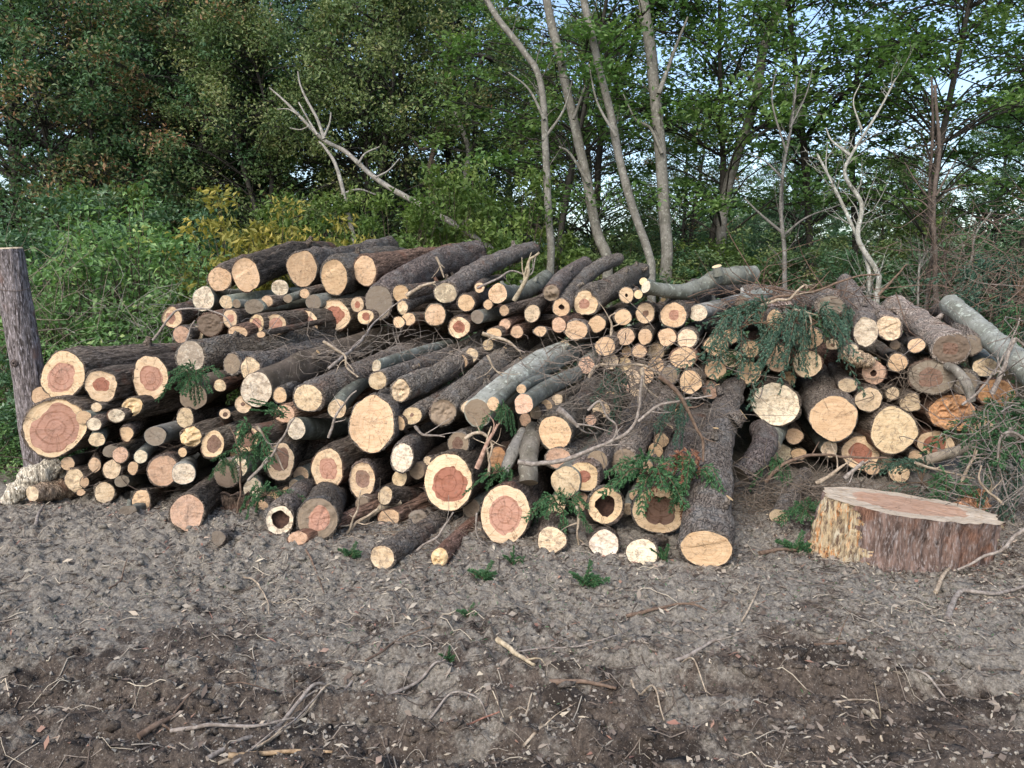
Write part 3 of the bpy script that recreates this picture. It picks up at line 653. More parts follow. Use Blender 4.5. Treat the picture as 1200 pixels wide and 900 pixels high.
        hm.build('rotten_core' if heart[0] == 'd' else 'heartwood', HOLLOW if heart[0] == 'd' else HEART, fo, color=(*(np.array(HC[heart[0]]) * (1 + .1 * r.normal())), .15 + .15 * r.random()))
    # --- cut-off side branches
    if visible and to and px > 9 and bk != 'cedar' or k % 5 == 0 and to:
        for t, an, ks in op.get('knots') or [(.15 + .7 * r.random(), r.uniform(.2, 2.9), 1) for _ in range(int(r.integers(1, 4)))]:
            s = t * L; rr = (R * .12 + .008) * ks
            nd = np.array([math.cos(an), math.sin(an), .25]); p0 = np.array([math.cos(an) * a_ * .85, math.sin(an) * b_ * .85, s]) + np.array([*(bow * math.sin(math.pi * t)), 0])
            sb = MB(); v_, f_ = tube([p0, p0 + nd * (R * .25 + .012), p0 + nd * (R * .3 + .03)], [rr * 1.5, rr, rr * .95], 8); sb.add(v_[:-2], f_[:-16]); st2 = v_[16:24]; 
            stub = sb.build('branch_stub', BARK[bk], root, color=(*bc, 1))
            cb_ = MB(); cc = st2.mean(0); cb_.add(np.vstack([st2, cc + nd * .001]), np.array([[e, (e + 1) % 8, 8] for e in range(8)])); cb_.build('stub_end', CUT, stub, color=(.6, .42, .22, .2))
    tag(root, label, 'log', 'felled logs of the pile')
    return P1, P2, R
SEG = []
for k, row in enumerate(LOGS): SEG.append(make_log(row, k))

# ------------------------------------------------------------------ shaded logs lying deeper in the gaps
def pix(P):
    q = np.asarray(P) - C0; t = q[1] * cp_ - q[2] * sp_; u_ = q[1] * sp_ + q[2] * cp_
    return 600 + FPX * q[0] / t, 450 - FPX * u_ / t, t
HULL = np.array([(40,480),(60,425),(190,420),(205,375),(260,345),(420,335),(560,350),(640,345),(700,350),(830,365),(880,395),(960,410),(1040,395),(1100,425),(1170,440),(1170,480),(1100,530),(1040,548),(960,530),(885,480),(870,470),(850,470),(800,600),(690,600),(640,600),(500,600),(420,600),(300,600),(180,575),(90,560)], float)
gxp, gyp = np.meshgrid(np.arange(0, 1200, 4.), np.arange(280, 660, 4.), indexing='ij')
ins = np.zeros(gxp.shape, bool)
for (x1, y1), (x2, y2) in zip(HULL, np.roll(HULL, -1, 0)):
    cnd = ((y1 > gyp) != (y2 > gyp)) & (gxp < (x2 - x1) * (gyp - y1) / (y2 - y1 + 1e-9) + x1); ins ^= cnd
cov = np.full(gxp.shape, 99.)
for P1_, P2_, R_ in SEG:
    ax, ay, at_ = pix(P1_); bx_, by_, bt__ = pix(P2_); ra, rb = R_ * FPX / at_, R_ * .85 * FPX / bt__
    dx, dy = bx_ - ax, by_ - ay; t_ = np.clip(((gxp - ax) * dx + (gyp - ay) * dy) / (dx * dx + dy * dy + 1e-9), 0, 1)
    cov = np.minimum(cov, np.hypot(gxp - ax - t_ * dx, gyp - ay - t_ * dy) - (ra + (rb - ra) * t_))
cov = np.where(ins, cov, -1)
MARKS = [(63,502,'broadest pink cut by the post'),(73,441,'big pink cut of the top row'),(176,443,'tall oval pink cut'),(219,601,'slant cut rosy log at soil level'),(191,551,'flat rosy log'),(250,521,'left brown hearted end'),(289,514,'veiled brown hearted end'),(328,540,'tilted brown hearted oval'),(384,550,'lone yellow rimmed pink hearted end'),(425,561,'yellow oval with small brown heart'),(328,610,'black cored log'),(372,608,'large dirty yellow end'),(435,497,'huge bright tan face'),(527,565,'largest red heart'),(591,604,'largest face of the pile'),(650,508,'squarish tan face'),(685,559,'cream end with small red centre'),(709,592,'hollow black cored yellow end'),(772,598,'wide brown hearted face'),(300,456,'pointed slanting white cut'),(222,418,'white blotched log end'),(392,369,'deep red hearted end'),(444,355,'big grey lichened face'),(560,484,'thick smooth blue grey log'),(909,473,'broad cream face with wavy rings'),(976,490,'broad orange rimmed face'),(1047,506,'broad pale straight grained face'),(1115,482,'rotten orange log'),(1092,441,'grey weathered oval face'),(1008,531,'red hearted log crossed by twigs'),(789,369,'pink round centred orange end'),(685,356,'large pink pithed log'),(805,397,'pale spotted end'),(809,448,'dark fan cracked end'),(946,426,'round cream end with chipped rim'),(510,369,'wide straight grained tan end'),(471,536,'bone white slanted oval')]
rf = np.random.default_rng(55); got = {}
for q_ in range(70):
    i_, j_ = np.unravel_index(np.argmax(cov), cov.shape); gap = cov[i_, j_]
    if gap < 3.2: break
    x_, y_ = gxp[i_, j_], gyp[i_, j_]; rad_ = min(gap * 1.15 + 2.0, 11)
    d_ = [(math.hypot(mx - x_, my - y_), mx, my, nm) for mx, my, nm in MARKS]; d_.sort()
    for q2_, mx, my, nm in d_[:12]:
        dr = ('right of' if x_ > mx else 'left of') if abs(x_ - mx) > abs(y_ - my) else ('below' if y_ > my else 'above')
        if got.get((dr, nm), 0) == 0: break
    got[(dr, nm)] = got.get((dr, nm), 0) + 1; far_ = q2_ > 60
    fc_ = rf.choice(['P', 'T', 'D', 'T', 'K', 'P']); fc_ = next((c for c in [fc_, 'T', 'P', 'K', 'D', 'G', 'B'] if (c, dr, nm) not in got), fc_); got[(fc_, dr, nm)] = 1; sz_ = {'P': 'pale', 'T': 'tan', 'D': 'dirty', 'G': 'grey', 'K': 'rosy', 'B': 'dark'}[fc_]
    row = (x_ + rf.uniform(-1, 1), y_, rad_ * rf.uniform(.85, 1), rad_, fc_, 0, rf.choice(['c', 'p', 's', 'o']), 0, f'{sz_} log end set back {dr} the {nm}', {'Y': depth_at(x_, y_) + .12 + .1 * rf.random(), 'L': 1.2})
    s_ = make_log(row, 400 + q_); SEG.append(s_)
    cov = np.where(np.hypot(gxp - x_, gyp - y_) < rad_ * 1.25 + 2, -1, cov)

# ------------------------------------------------------------------ the wood behind
# foliage albedo: measured leaf reflectance is low in red and blue; translucency carries the rest
LM = {
 'dark':   leaf_mat('leaf_dark', [(0, (.035,.08,.04)), (.5, (.085,.165,.08)), (.8, (.17,.27,.15)), (1, (.38,.44,.34))], .3, .4),
 'autumn': leaf_mat('leaf_autumn', [(0, (.04,.1,.045)), (.5, (.09,.17,.07)), (.68, (.19,.2,.09)), (.82, (.3,.19,.1)), (1, (.48,.24,.14))]),
 'maple':  leaf_mat('leaf_maple', [(0, (.06,.13,.04)), (.5, (.14,.25,.08)), (1, (.27,.38,.15))], .45),
 'olive':  leaf_mat('leaf_olive', [(0, (.05,.1,.035)), (.5, (.13,.19,.07)), (.85, (.24,.27,.11)), (1, (.38,.33,.17))]),
 'weed':   leaf_mat('leaf_weed', [(0, (.07,.14,.05)), (.5, (.16,.29,.1)), (.85, (.3,.44,.18)), (1, (.55,.55,.2))], .35),
 'yellow': leaf_mat('leaf_yellow', [(0, (.1,.13,.03)), (.5, (.26,.24,.05)), (1, (.5,.4,.09))], .35),
 'fresh':  leaf_mat('leaf_fresh', [(0, (.05,.1,.025)), (.5, (.12,.19,.045)), (1, (.22,.28,.08))], .35),
 'needle': leaf_mat('needle_green', [(0, (.02,.06,.025)), (.5, (.045,.12,.045)), (1, (.1,.22,.09))], .15),
 'blue':   leaf_mat('needle_blue', [(0, (.03,.07,.05)), (.6, (.06,.13,.085)), (1, (.14,.22,.15))], .15),
 'dead':   leaf_mat('needle_dead', [(0, (.12,.05,.03)), (.5, (.24,.1,.06)), (1, (.36,.2,.12))], .1),
}
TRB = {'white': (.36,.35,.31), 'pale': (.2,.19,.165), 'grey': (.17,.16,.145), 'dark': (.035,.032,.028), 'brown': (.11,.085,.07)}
def leaves(mb, P, size, r, flat=.8, rnd=None, wid=.5, hang=0.0):
    n = len(P); d = r.normal(size=(n, 3)); d[:, 2] -= hang; nn = r.normal(size=(n, 3)); nn[:, 2] += flat * 2; nn /= np.linalg.norm(nn, axis=1)[:, None]
    t = d - nn * (d * nn).sum(1)[:, None]; t /= np.linalg.norm(t, axis=1)[:, None] + 1e-9; b = np.cross(nn, t)
    s = (size * r.uniform(.6, 1.35, n))[:, None]; bend = nn * s * .12
    v = np.stack([P - t * s * .5 - bend, P + b * s * wid * .5 + t * s * .05, P + t * s * .5 - bend, P - b * s * wid * .5 + t * s * .05], 1).reshape(-1, 3)
    q = np.arange(n * 4).reshape(-1, 4); rr = np.repeat(r.random(n) if rnd is None else np.clip(rnd, 0, 1), 4)
    mb.add(v, q, 0, rr)
def clumps(mb, C, Rr, per, size, r, flat=.8, sq=.55, tint=None, **k):
    C = np.asarray(C); ids = np.repeat(np.arange(len(C)), per); n = len(ids)
    g_ = r.normal(size=(n, 3)); g_ /= np.linalg.norm(g_, axis=1)[:, None] + 1e-9; g_ *= (r.random(n) ** .55)[:, None]
    P = C[ids] + g_ * np.asarray(Rr)[ids][:, None] * np.array([1, 1, sq])
    tc = (r.random(len(C)) ** 1.3 if tint is None else tint)[ids] * .55 + r.random(n) * .45
    leaves(mb, P, size, r, flat, tc, **k)
def tree_proto(kind, seed, H, zb, Rc, ncl, per, size, bark, tr=.09, flat=.8, sq=.5, nst=1, cr=.5):
    r = np.random.default_rng(seed); root = empty(kind + '_tree'); tb = MB(); lb = MB(); cb = MB()
    cents, rr = [], []
    for s_ in range(nst):
        lean = r.normal(size=2) * .1 * H * (.5 if nst == 1 else 1.3)
        pts = np.array([[0, 0, -.3], [lean[0] * .3, lean[1] * .3, H * .33], [lean[0] * .7 + r.normal() * .15, lean[1] * .7, H * .66], [lean[0], lean[1], H * .97]])
        tp = resample(pts, 18); addtube(tb, tp, np.linspace(tr, tr * .25, 18) * (1 + .08 * r.normal(size=18)), 8)
        for q in range(ncl // nst):
            z = zb + (H - zb) * r.random() ** .85; prof = math.sin(math.pi * min(1, .15 + .85 * (z - zb) / (H - zb))) ** .6
            a = r.uniform(0, 6.283); d = Rc * prof * math.sqrt(r.uniform(.08, 1)); c = np.array([math.cos(a) * d, math.sin(a) * d, z])
            i = int(np.clip(np.searchsorted(tp[:, 2], z - d * .55), 2, 16)); b0 = tp[i]; c[:2] += b0[:2] * .8
            mid = (b0 + c) / 2 + np.array([*r.normal(size=2) * .12 * d, .12 * d]); br = tr * .27 * (1 - i / 24)
            addtube(lb, resample([b0, mid, c], 7), np.linspace(br, .008, 7), 5)
            for q2 in range(3):
                e = c + r.normal(size=3) * np.array([.35, .35, .22]) * cr * 1.6; addtube(lb, resample([mid * .4 + c * .6, (c + e) / 2 + r.normal(size=3) * .05, e], 4), [.01, .007, .005, .003], 3)
            cents.append(c); rr.append(cr * r.uniform(.6, 1.35))
    clumps(cb, cents, rr, per, size, r, flat, sq)
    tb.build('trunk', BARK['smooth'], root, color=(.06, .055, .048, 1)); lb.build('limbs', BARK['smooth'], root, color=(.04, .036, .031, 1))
    cb.build('crown', LM[kind], root, smooth=False); return root
PT = {
 'dark':   tree_proto('dark', 1, 8.5, .9, 2.5, 290, 160, .085, 'dark', .13, .45, .75, 1, .46),
 'autumn': tree_proto('autumn', 2, 7.0, .8, 2.2, 230, 150, .08, 'dark', .1, .45, .75, 2, .42),
 'maple':  tree_proto('maple', 3, 7.5, 1.7, 2.4, 150, 120, .1, 'grey', .07, 1.1, .4, 1, .55),
 'olive':  tree_proto('olive', 4, 6.2, .7, 2.1, 230, 160, .07, 'grey', .08, .45, .75, 2, .42),
}
used = set()
GRP = {'dark': 'dark trees at the wood edge', 'autumn': 'autumn coloured trees of the wood', 'maple': 'light green leafy trees on the wood edge', 'olive': 'olive leaved trees of the wood'}
def plant(proto, kind, px, Yd, sc, rot, label, cat='tree', group=None, sz=None, dz=-.1):
    p = at(px, 300, Yd); x = p[0]; z = float(gbase(x, Yd)) + dz
    M = T((x, Yd, z)) @ Matrix.Rotation(rot, 4, 'Z') @ Matrix.Diagonal((sc, sc, sz or sc, 1))
    if id(proto) in used: o = copy_thing(proto, M)
    else: used.add(id(proto)); o = proto; o.matrix_world = M
    return tag(o, label, cat, group or GRP.get(kind))
for kind, px, Yd, sc, rot, lab in [
 ('dark', 20, 13.5, 1.0, .3, 'dense dark evergreen tree filling the upper corner above the leaning post'),
 ('dark', 175, 16.5, 1.15, 2.1, 'tall dark tree behind the orange tinted foliage, with black limbs showing'),
 ('dark', 305, 15.0, 1.0, 4.0, 'dark round crowned tree above the dead pale fallen branches'),
 ('autumn', 105, 12.2, .8, 1.0, 'reddish brown autumn tree above the bright green weeds'),
 ('autumn', 215, 12.8, .82, 3.3, 'orange flecked autumn tree above the yellow shrub'),
 ('autumn', 225, 18.5, 1.25, 5.0, 'orange crowned tree showing between the dark evergreens at the top'),
 ('autumn', 445, 15.5, 1.0, .6, 'brownish autumn tree above the far tips of the fallen dead branches'),
 ('olive', 330, 12.6, .78, 0.2, 'low olive tree behind the fallen pale branches'),
 ('olive', 425, 13.5, .95, 2.2, 'olive brown tree left of the twisted small trunk'),
 ('olive', 525, 16.0, 1.15, 4.1, 'fine leaved olive tree behind the twisted small trunk'),
 ('dark', 600, 21.5, .8, 3.2, 'distant dark tree behind the four pale trunks'),
 ('olive', 700, 18.0, 1.0, .9, 'thin olive tree with open crown among the pale trunks'),
 ('autumn', 800, 21.0, .75, 2.6, 'distant brownish tree behind the widest pale trunk'),
 ('maple', 640, 12.5, .95, 1.0, 'light green broadleaf tree among the slim pale trunks'),
 ('maple', 850, 12.0, .95, 2.4, 'light green layered tree by the slanting dark trunk'),
 ('maple', 960, 13.0, 1.05, 4.4, 'light green tree hanging its layers above the crooked white sapling'),
 ('maple', 1075, 12.2, 1.0, 5.6, 'fresh green tree with big leaves over the thin paired stems'),
 ('maple', 1180, 13.5, 1.1, .4, 'green layered tree at the far right edge over the brush heap'),
 ('dark', 1160, 20.0, .6, 5.2, 'distant dark tree low behind the right hand brush heap'),
 ('olive', 1030, 18.5, .6, 3.0, 'distant low olive tree between crooked sapling and paired stems'),
 ('dark', 930, 21.5, .55, .5, 'distant dark tree seen low between slanting trunk and white sapling'),
]: plant(PT[kind], kind, px, Yd, sc, rot, lab)

def shrub_proto(kind, seed, H, Rc, ncl, per, size, flat=.9, wid=.5, name=None, sq=.6, cr=.22, hang=0.0):
    r = np.random.default_rng(seed); root = empty(name or kind + '_shrub'); sb = MB(); cb = MB(); cs, rs = [], []
    for q in range(ncl):
        a = r.uniform(0, 6.283); d = Rc * math.sqrt(r.random()); z = H * (1 - .45 * (d / Rc) ** 2) * r.uniform(.25, 1)
        c = np.array([math.cos(a) * d, math.sin(a) * d, z]); b0 = c * np.array([.25, .25, 0])
        addtube(sb, resample([b0, c * np.array([.6, .6, .55]), c], 6), np.linspace(.011, .003, 6), 4); cs.append(c); rs.append(cr * r.uniform(.6, 1.4))
    clumps(cb, cs, rs, per, size, r, flat, sq, wid=wid, hang=hang)
    sb.build('stems', TWIG, root, color=(.12, .1, .07, 1)); cb.build('foliage', LM[kind], root, smooth=False); return root
PS = {
 'weed': shrub_proto('weed', 21, 1.35, .85, 110, 36, .062, 1.0, .5, 'leafy_weed'),
 'weed2': shrub_proto('weed', 26, 1.1, .8, 70, 60, .055, .9, .5, 'leafy_weed'),
 'yellow': shrub_proto('yellow', 22, 1.5, .7, 50, 34, .085, .4, .45, 'yellow_shrub', hang=1.0),
 'dark': shrub_proto('dark', 23, 1.5, 1.1, 70, 110, .065),
 'fresh': shrub_proto('fresh', 24, 1.7, 1.0, 60, 75, .075),
 'olive': shrub_proto('olive', 25, 1.6, 1.1, 60, 90, .06),
}
for kk_, px, Yd, sc, sz, rot, dz, lab in [
 ('weed', 95, 8.0, 1.1, 1.35, 0, .1, 'bright green big leaved weed clump beside the top of the leaning post'),
 ('weed', 155, 8.5, 1.15, 1.5, 2, .1, 'tallest bright green weed clump left of the yellow shrub'),
 ('weed', 222, 8.3, .8, 1.1, 4, .1, 'lower fresh weed clump just behind the first topmost tan log'),
 ('weed2', 60, 7.2, .9, 1.15, 1, .0, 'small leaved weeds right behind the leaning post'),
 ('weed2', 130, 7.3, .9, 1.1, 3, .0, 'small leaved weeds above the tall oval pink hearted log'),
 ('weed2', 188, 7.7, .8, 1.05, 5, .0, 'small leaved weeds touching the lowest left log of the rear stack'),
 ('yellow', 272, 8.9, 1.15, 1.15, 0, .3, 'yellow leaved shrub arching over the topmost tan logs'),
 ('yellow', 325, 9.2, .85, 1.1, 2, .2, 'smaller yellow green shrub beside the arching yellow one'),
 ('yellow', 405, 9.6, .9, 1.0, 4, .1, 'thin yellow spotted shrub under the fallen dead branch'),
 ('dark', 15, 9.0, 1.0, 1.1, 0, 0, 'dark shrub at the left edge above the leaning post'),
 ('dark', 85, 10.2, 1.1, 1.3, 2, 0, 'dark shrub behind the bright weeds'),
 ('dark', 195, 10.6, 1.1, 1.2, 4, 0, 'dark shrub between weeds and yellow shrub'),
 ('dark', 15, 7.0, .75, .7, 5, 0, 'low dark shrub at the foot of the leaning post'),
 ('weed2', 5, 6.3, .55, .5, 2, 0, 'low weeds left of the foot of the leaning post'),
 ('dark', 40, 6.6, .45, .5, 1, 0, 'small dark shrub between the leaning post and the broadest pink cut'),
 ('fresh', 130, 11.0, .9, 1.35, 1, 0, 'lime green shrub high behind the weeds'),
 ('fresh', 365, 10.4, .9, 1.25, 1, 0, 'green shrub under the fork of the fallen dead branches'),
 ('fresh', 465, 10.2, .9, 1.25, 3, 0, 'green shrub just above the long red brown log'),
 ('fresh', 535, 10.6, 1.0, 1.5, 5, 0, 'yellowish green shrub left of the wavy pale trunk'),
 ('fresh', 600, 10.9, 1.0, 1.5, 0, 0, 'yellowish green shrub touching the wavy pale trunk'),
 ('olive', 665, 11.2, 1.0, .95, 0, 0, 'olive shrub between the second and third pale trunks'),
 ('olive', 735, 11.6, 1.0, .9, 2, 0, 'olive shrub at the feet of the widest pale trunk'),
 ('dark', 800, 11.4, 1.0, .8, 1, 0, 'dark shrub right of the widest pale trunk'),
 ('fresh', 830, 11.8, .95, .85, 2, 0, 'green shrub around the slanting dark trunk'),
 ('olive', 885, 11.2, 1.0, .9, 4, 0, 'olive shrub left of the forked grey sapling'),
 ('dark', 955, 11.0, 1.0, .8, 3, 0, 'dark shrub between forked grey and crooked white saplings'),
 ('olive', 1000, 12.0, 1.1, 1.05, 3, 0, 'olive shrub behind the crooked white sapling'),
 ('dark', 1060, 11.0, 1.0, .8, 5, 0, 'dark shrub by the thin paired stems'),
 ('dark', 1130, 10.8, 1.1, .95, 0, 0, 'dark shrub right of the thin paired stems'),
 ('dark', 1200, 10.8, 1.2, 1.1, 2, 0, 'dark shrub at the right edge above the brush heap'),
 ('fresh', 1090, 12.2, 1.0, 1.1, 4, 0, 'pale green shrub behind the thin paired stems'),
]:
    kd = kk_.rstrip('2'); plant(PS[kk_], kd, px, Yd, sc, rot, lab, 'weeds' if kd == 'weed' else 'shrub', 'weeds growing behind the pile' if kd == 'weed' else 'shrubs of the undergrowth', sz, dz)

# tangled low undergrowth and the far wood: nobody could count them
r = np.random.default_rng(31); mb = MB()
n = 60000; x = r.uniform(-13, 13, n); y = 7.0 + 8 * r.random(n) ** .8; P = np.stack([x, y, gbase(x, y) + .42 * r.random(n) ** 1.6 * (1 + .9 * noise(np.stack([x, y, x * 0], -1) * .9, 2))], -1)
P = P[~((P[:, 1] < 8.4) & (P[:, 0] > -1.9) & (P[:, 0] < 4.6))]
leaves(mb, P, .07, r, .8, np.clip(.5 + .5 * noise(P * .8, 3) + .2 * r.normal(size=len(P)), 0, 1)); tag(mb.build('undergrowth', LM['dark'], smooth=False), 'tangled low green undergrowth on the floor of the wood', 'undergrowth', None, 'stuff')
mb = MB(); C, Rr = [], []
for q in range(640):
    x = r.uniform(-40, 40); y = r.uniform(24, 33); top = 2.3 + 1.6 * (1 - sstep(-8, 2, x)) + 1.2 * noise(np.array([x * .3, 1, 2.]), 4) ; C.append([x, y, float(gbase(x, y)) + r.random() ** .8 * float(top)]); Rr.append(r.uniform(.9, 1.7))
clumps(mb, np.array(C), Rr, 150, .28, r, .5, .8); tag(mb.build('far_wood', LM['dark'], smooth=False), 'far off mass of dark foliage closing the wood', 'wood', None, 'stuff')

# trunks one can tell apart: pixel column of the trunk at its own distance, half width in pixels
def trunk(name, pts, Yd, rad, col, label, branches=(), group='slim trunks of the wood edge', foliage=None, kind='smooth'):
    P = [at(px, py, Yd + (q * .12 if isinstance(Yd, (int, float)) else 0)) for q, (px, py) in enumerate(pts)]
    b0 = P[0].copy(); gzv = float(gbase(b0[0], b0[1])); foot = np.array([b0[0] + (b0[0] - P[1][0]) * .2, b0[1], gzv - .15])
    if foot[2] < b0[2] - .05: P = [foot] + P
    top = P[-1]; prev = P[-2]
    if pts[-1][1] <= 12: P.append(top + (top - prev) / np.linalg.norm(top - prev) * 1.6)
    root = empty(name, T(P[0])); n = 10 * len(P); PP = resample(np.array(P) - P[0], n); m = Yd / FPX
    R = np.interp(np.linspace(0, 1, n), np.linspace(0, 1, len(rad)), rad) * m * .76; R = R * (1 + .06 * noise(PP * 6, 3)); PP[:, :2] += .012 * np.stack([noise(PP * 2.2 + 5, 1), noise(PP * 2.2, 2)], -1)
    tb = MB(); v, f = tube(PP, R, 14); v = v + .05 * np.interp(np.arange(len(v)), [0, len(v)], [R[0], R[-1]])[:, None] * noise(v * 18, 7)[:, None]; tb.add(v, f)
    tb.build('trunk', BARK[kind], root, color=(*TRB[col], 1))
    for bp, br in branches:
        Q = [at(px, py, Yd + .1 + .1 * q) - P[0] for q, (px, py) in enumerate(bp)]; bb = MB(); QQ = resample(np.array(Q), 6 * len(Q)); QQ = QQ + .01 * noise(QQ[:, :, None] * 9 + np.arange(3), 1) if False else QQ
        addtube(bb, QQ, np.linspace(br, br * .35, len(QQ)) * m, 7); bb.build('branch', BARK[kind], root, color=(*TRB[col], 1))
    r_ = np.random.default_rng(int(pts[0][0] * 3)); fine = MB()
    for q in range(26 if name == 'sapling' else 16):
        i = int(r_.integers(int(n * .25), n - 1)); up = PP[min(n - 1, i + 1)] - PP[i - 1]; up /= np.linalg.norm(up); sd = r_.normal(size=3) * np.array([1, .6, .3]); d = up * r_.uniform(.5, 1.2) + sd / np.linalg.norm(sd) * .9; d /= np.linalg.norm(d); l = r_.uniform(.25, .8) * (1.1 - .5 * i / n); p = PP[i]; A = [p]
        for s_ in range(4): d = d + r_.normal(size=3) * .22 + np.array([0, 0, .08]); d /= np.linalg.norm(d); p = p + d * l / 4; A.append(p)
        addtube(fine, A, np.linspace(min(R[i] * .5, .008), .0018, 5), 4)
        for s_ in range(3):
            b = A[1 + s_]; e = d + r_.normal(size=3) * .7; e /= np.linalg.norm(e); addtube(fine, [b, b + e * l * .18 + r_.normal(size=3) * .01, b + e * l * .36], [.003, .002, .0012], 3)
    fine.build('twigs', BARK[kind], root, color=(*[c * .8 for c in TRB[col]], 1))['kind'] = 'stuff'
    if foliage:
        k_, cents, per, size = foliage; cb = MB(); r_ = np.random.default_rng(int(pts[0][0]))
        C = np.array([at(a, b, Yd + r_.uniform(-.5, .5)) - P[0] for a, b, _ in cents]); clumps(cb, C, np.array([c * m for _, _, c in cents]), per, size, r_, 1.2, .5); cb.build('foliage', LM[k_], root, smooth=False)
    return tag(root, label, 'tree', group)
trunk('slender_tree', [(645,300),(640,180),(633,95),(613,60),(587,27),(570,0)], 10.4, [6.5,6,5,4.5,4], 'pale', 'wavy pale trunk, first of the four slim trunks, bending over at the top', [([(638,140),(620,105),(596,85)], 2), ([(636,165),(660,130),(672,90)], 2)])
trunk('slender_tree', [(712,312),(700,273),(683,190),(663,100),(649,40),(640,0)], 10.9, [8.5,8,7,6.5,6], 'pale', 'second pale trunk, slanting up and left of the smooth third one', [([(690,215),(668,180),(655,172)], 2.5), ([(672,140),(690,90),(702,60)], 2)])
trunk('slender_tree', [(764,320),(758,293),(730,205),(717,140),(697,60),(683,-4)], 10.2, [6.5,6.5,6,5.5,5], 'pale', 'third smooth pale trunk leaning left, next to the widest', [([(722,160),(700,120),(690,75)], 2)])
trunk('slender_tree', [(781,322),(779,250),(773,167),(763,67),(753,-4)], 10.8, [10,9,8.5,8.5,8], 'pale', 'widest pale ridged trunk of the four, almost upright', [([(772,110),(790,60),(806,20)], 3), ([(776,180),(762,150),(745,140),(730,110)], 2.2)])
trunk('slender_tree', [(842,312),(852,224),(884,120),(896,52),(920,-4)], 12.0, [8,8,7,6.5,6], 'grey', 'dull grey trunk slanting right behind the curved grey branch', [([(868,170),(905,150),(940,145)], 2.5), ([(888,100),(860,70),(845,40)], 2)], foliage=('maple', [(850,150,40),(900,60,45),(940,140,40),(845,40,40)], 260, .09))
trunk('slender_tree', [(829,316),(836,270),(850,232)], 12.3, [6,5,4], 'dark', 'short dark stem beside the foot of the dull grey slanting trunk')
trunk('sapling', [(921,340),(916,260),(918,200),(930,130),(934,90)], 9.6, [4.5,3.5,3,2,1], 'grey', 'grey sapling with forked arms, left of the crooked white one', [([(916,272),(890,250),(872,232)], 2), ([(919,275),(945,255),(984,240)], 1.6), ([(918,210),(898,190),(878,180)], 1.4), ([(922,180),(905,120),(910,80)], 1.4), ([(926,150),(945,110),(952,80)], 1.2)])
trunk('slender_tree', [(999,336),(1002,260),(998,180),(1003,100),(1008,30)], 13.0, [5.5,5,4.5,4,3], 'dark', 'straight dark trunk right behind the crooked white sapling', [([(999,190),(975,170),(962,120)], 2), ([(1000,160),(1024,140),(1050,130)], 2)])
trunk('sapling', [(1029,340),(1026,318),(1006,280),(1010,240),(990,206),(998,180),(1024,140),(1050,92)], 8.8, [5,4.5,4,4,3.2,2.5,2,1.2], 'white', 'crooked white sapling with a sharp zigzag above the leaning scaly log', [([(996,182),(975,165),(968,150)], 1.8), ([(1010,152),(1000,120),(1008,98)], 1.2)])
trunk('sapling', [(1019,345),(1014,305),(998,262),(975,215),(958,180)], 8.9, [3,3,3,2.5,1.6], 'white', 'straight bare pale stem leaning left across the zigzag sapling', [([(975,215),(968,195),(970,165)], 1)])
trunk('sapling', [(1099,372),(1094,282),(1096,220),(1100,180),(1096,100)], 9.4, [5,4,3.5,3,2], 'brown', 'thin tall brown stem, the nearer of the paired stems', [([(1095,240),(1075,215),(1060,190)], 1.3), ([(1097,230),(1110,205),(1122,185)], 1.4), ([(1094,250),(1078,235),(1056,232)], 1.2)])
trunk('sapling', [(1091,300),(1090,230),(1093,150),(1092,90)], 9.7, [3,2.5,2.5,1.5], 'brown', 'second slimmer stem close beside the thin tall brown stem')
trunk('sapling', [(1077,356),(1076,315),(1080,305),(1087,294)], 9.0, [2,1.8,1.5,1], 'pale', 'short bare stick standing left of the paired stems')
trunk('sapling', [(1110,350),(1106,300),(1103,290)], 9.5, [2,1.8,1.5], 'brown', 'short brown shoot standing right of the thin tall stem')
trunk('sapling', [(1126,352),(1138,300),(1143,275),(1162,248)], 9.0, [2.2,1.8,1.6,1], 'pale', 'bent pale stem rising beside the tip of the long grey pole')
trunk('slender_tree', [(507,226),(505,190),(515,158),(512,150)], 12.5, [6,5.5,5,3], 'brown', 'small twisted brown trunk with crooked arms above the skyline log', [([(513,165),(495,175),(480,160),(462,150)], 2.5), ([(507,190),(520,205),(532,212)], 2)])
trunk('slender_tree', [(546,222),(549,180),(541,150),(530,125)], 12.8, [4.5,4.5,4,3], 'pale', 'short pale grey trunk right of the twisted brown one')
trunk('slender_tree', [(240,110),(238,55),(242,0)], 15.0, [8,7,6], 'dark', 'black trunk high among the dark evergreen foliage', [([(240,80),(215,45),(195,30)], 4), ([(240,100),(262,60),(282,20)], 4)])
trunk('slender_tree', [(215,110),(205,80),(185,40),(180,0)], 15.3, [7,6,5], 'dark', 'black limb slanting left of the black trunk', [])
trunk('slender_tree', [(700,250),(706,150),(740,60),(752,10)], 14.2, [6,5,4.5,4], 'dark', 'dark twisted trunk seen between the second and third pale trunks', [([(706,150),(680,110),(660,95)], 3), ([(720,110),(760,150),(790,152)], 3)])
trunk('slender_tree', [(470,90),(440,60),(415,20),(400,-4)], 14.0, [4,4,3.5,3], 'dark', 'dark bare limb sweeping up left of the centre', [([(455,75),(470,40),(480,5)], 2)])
trunk('slender_tree', [(558,100),(575,70),(540,60),(500,30),(480,0)], 14.5, [4,4,3.5,3,3], 'dark', 'dark sagging limb at the top centre', [])

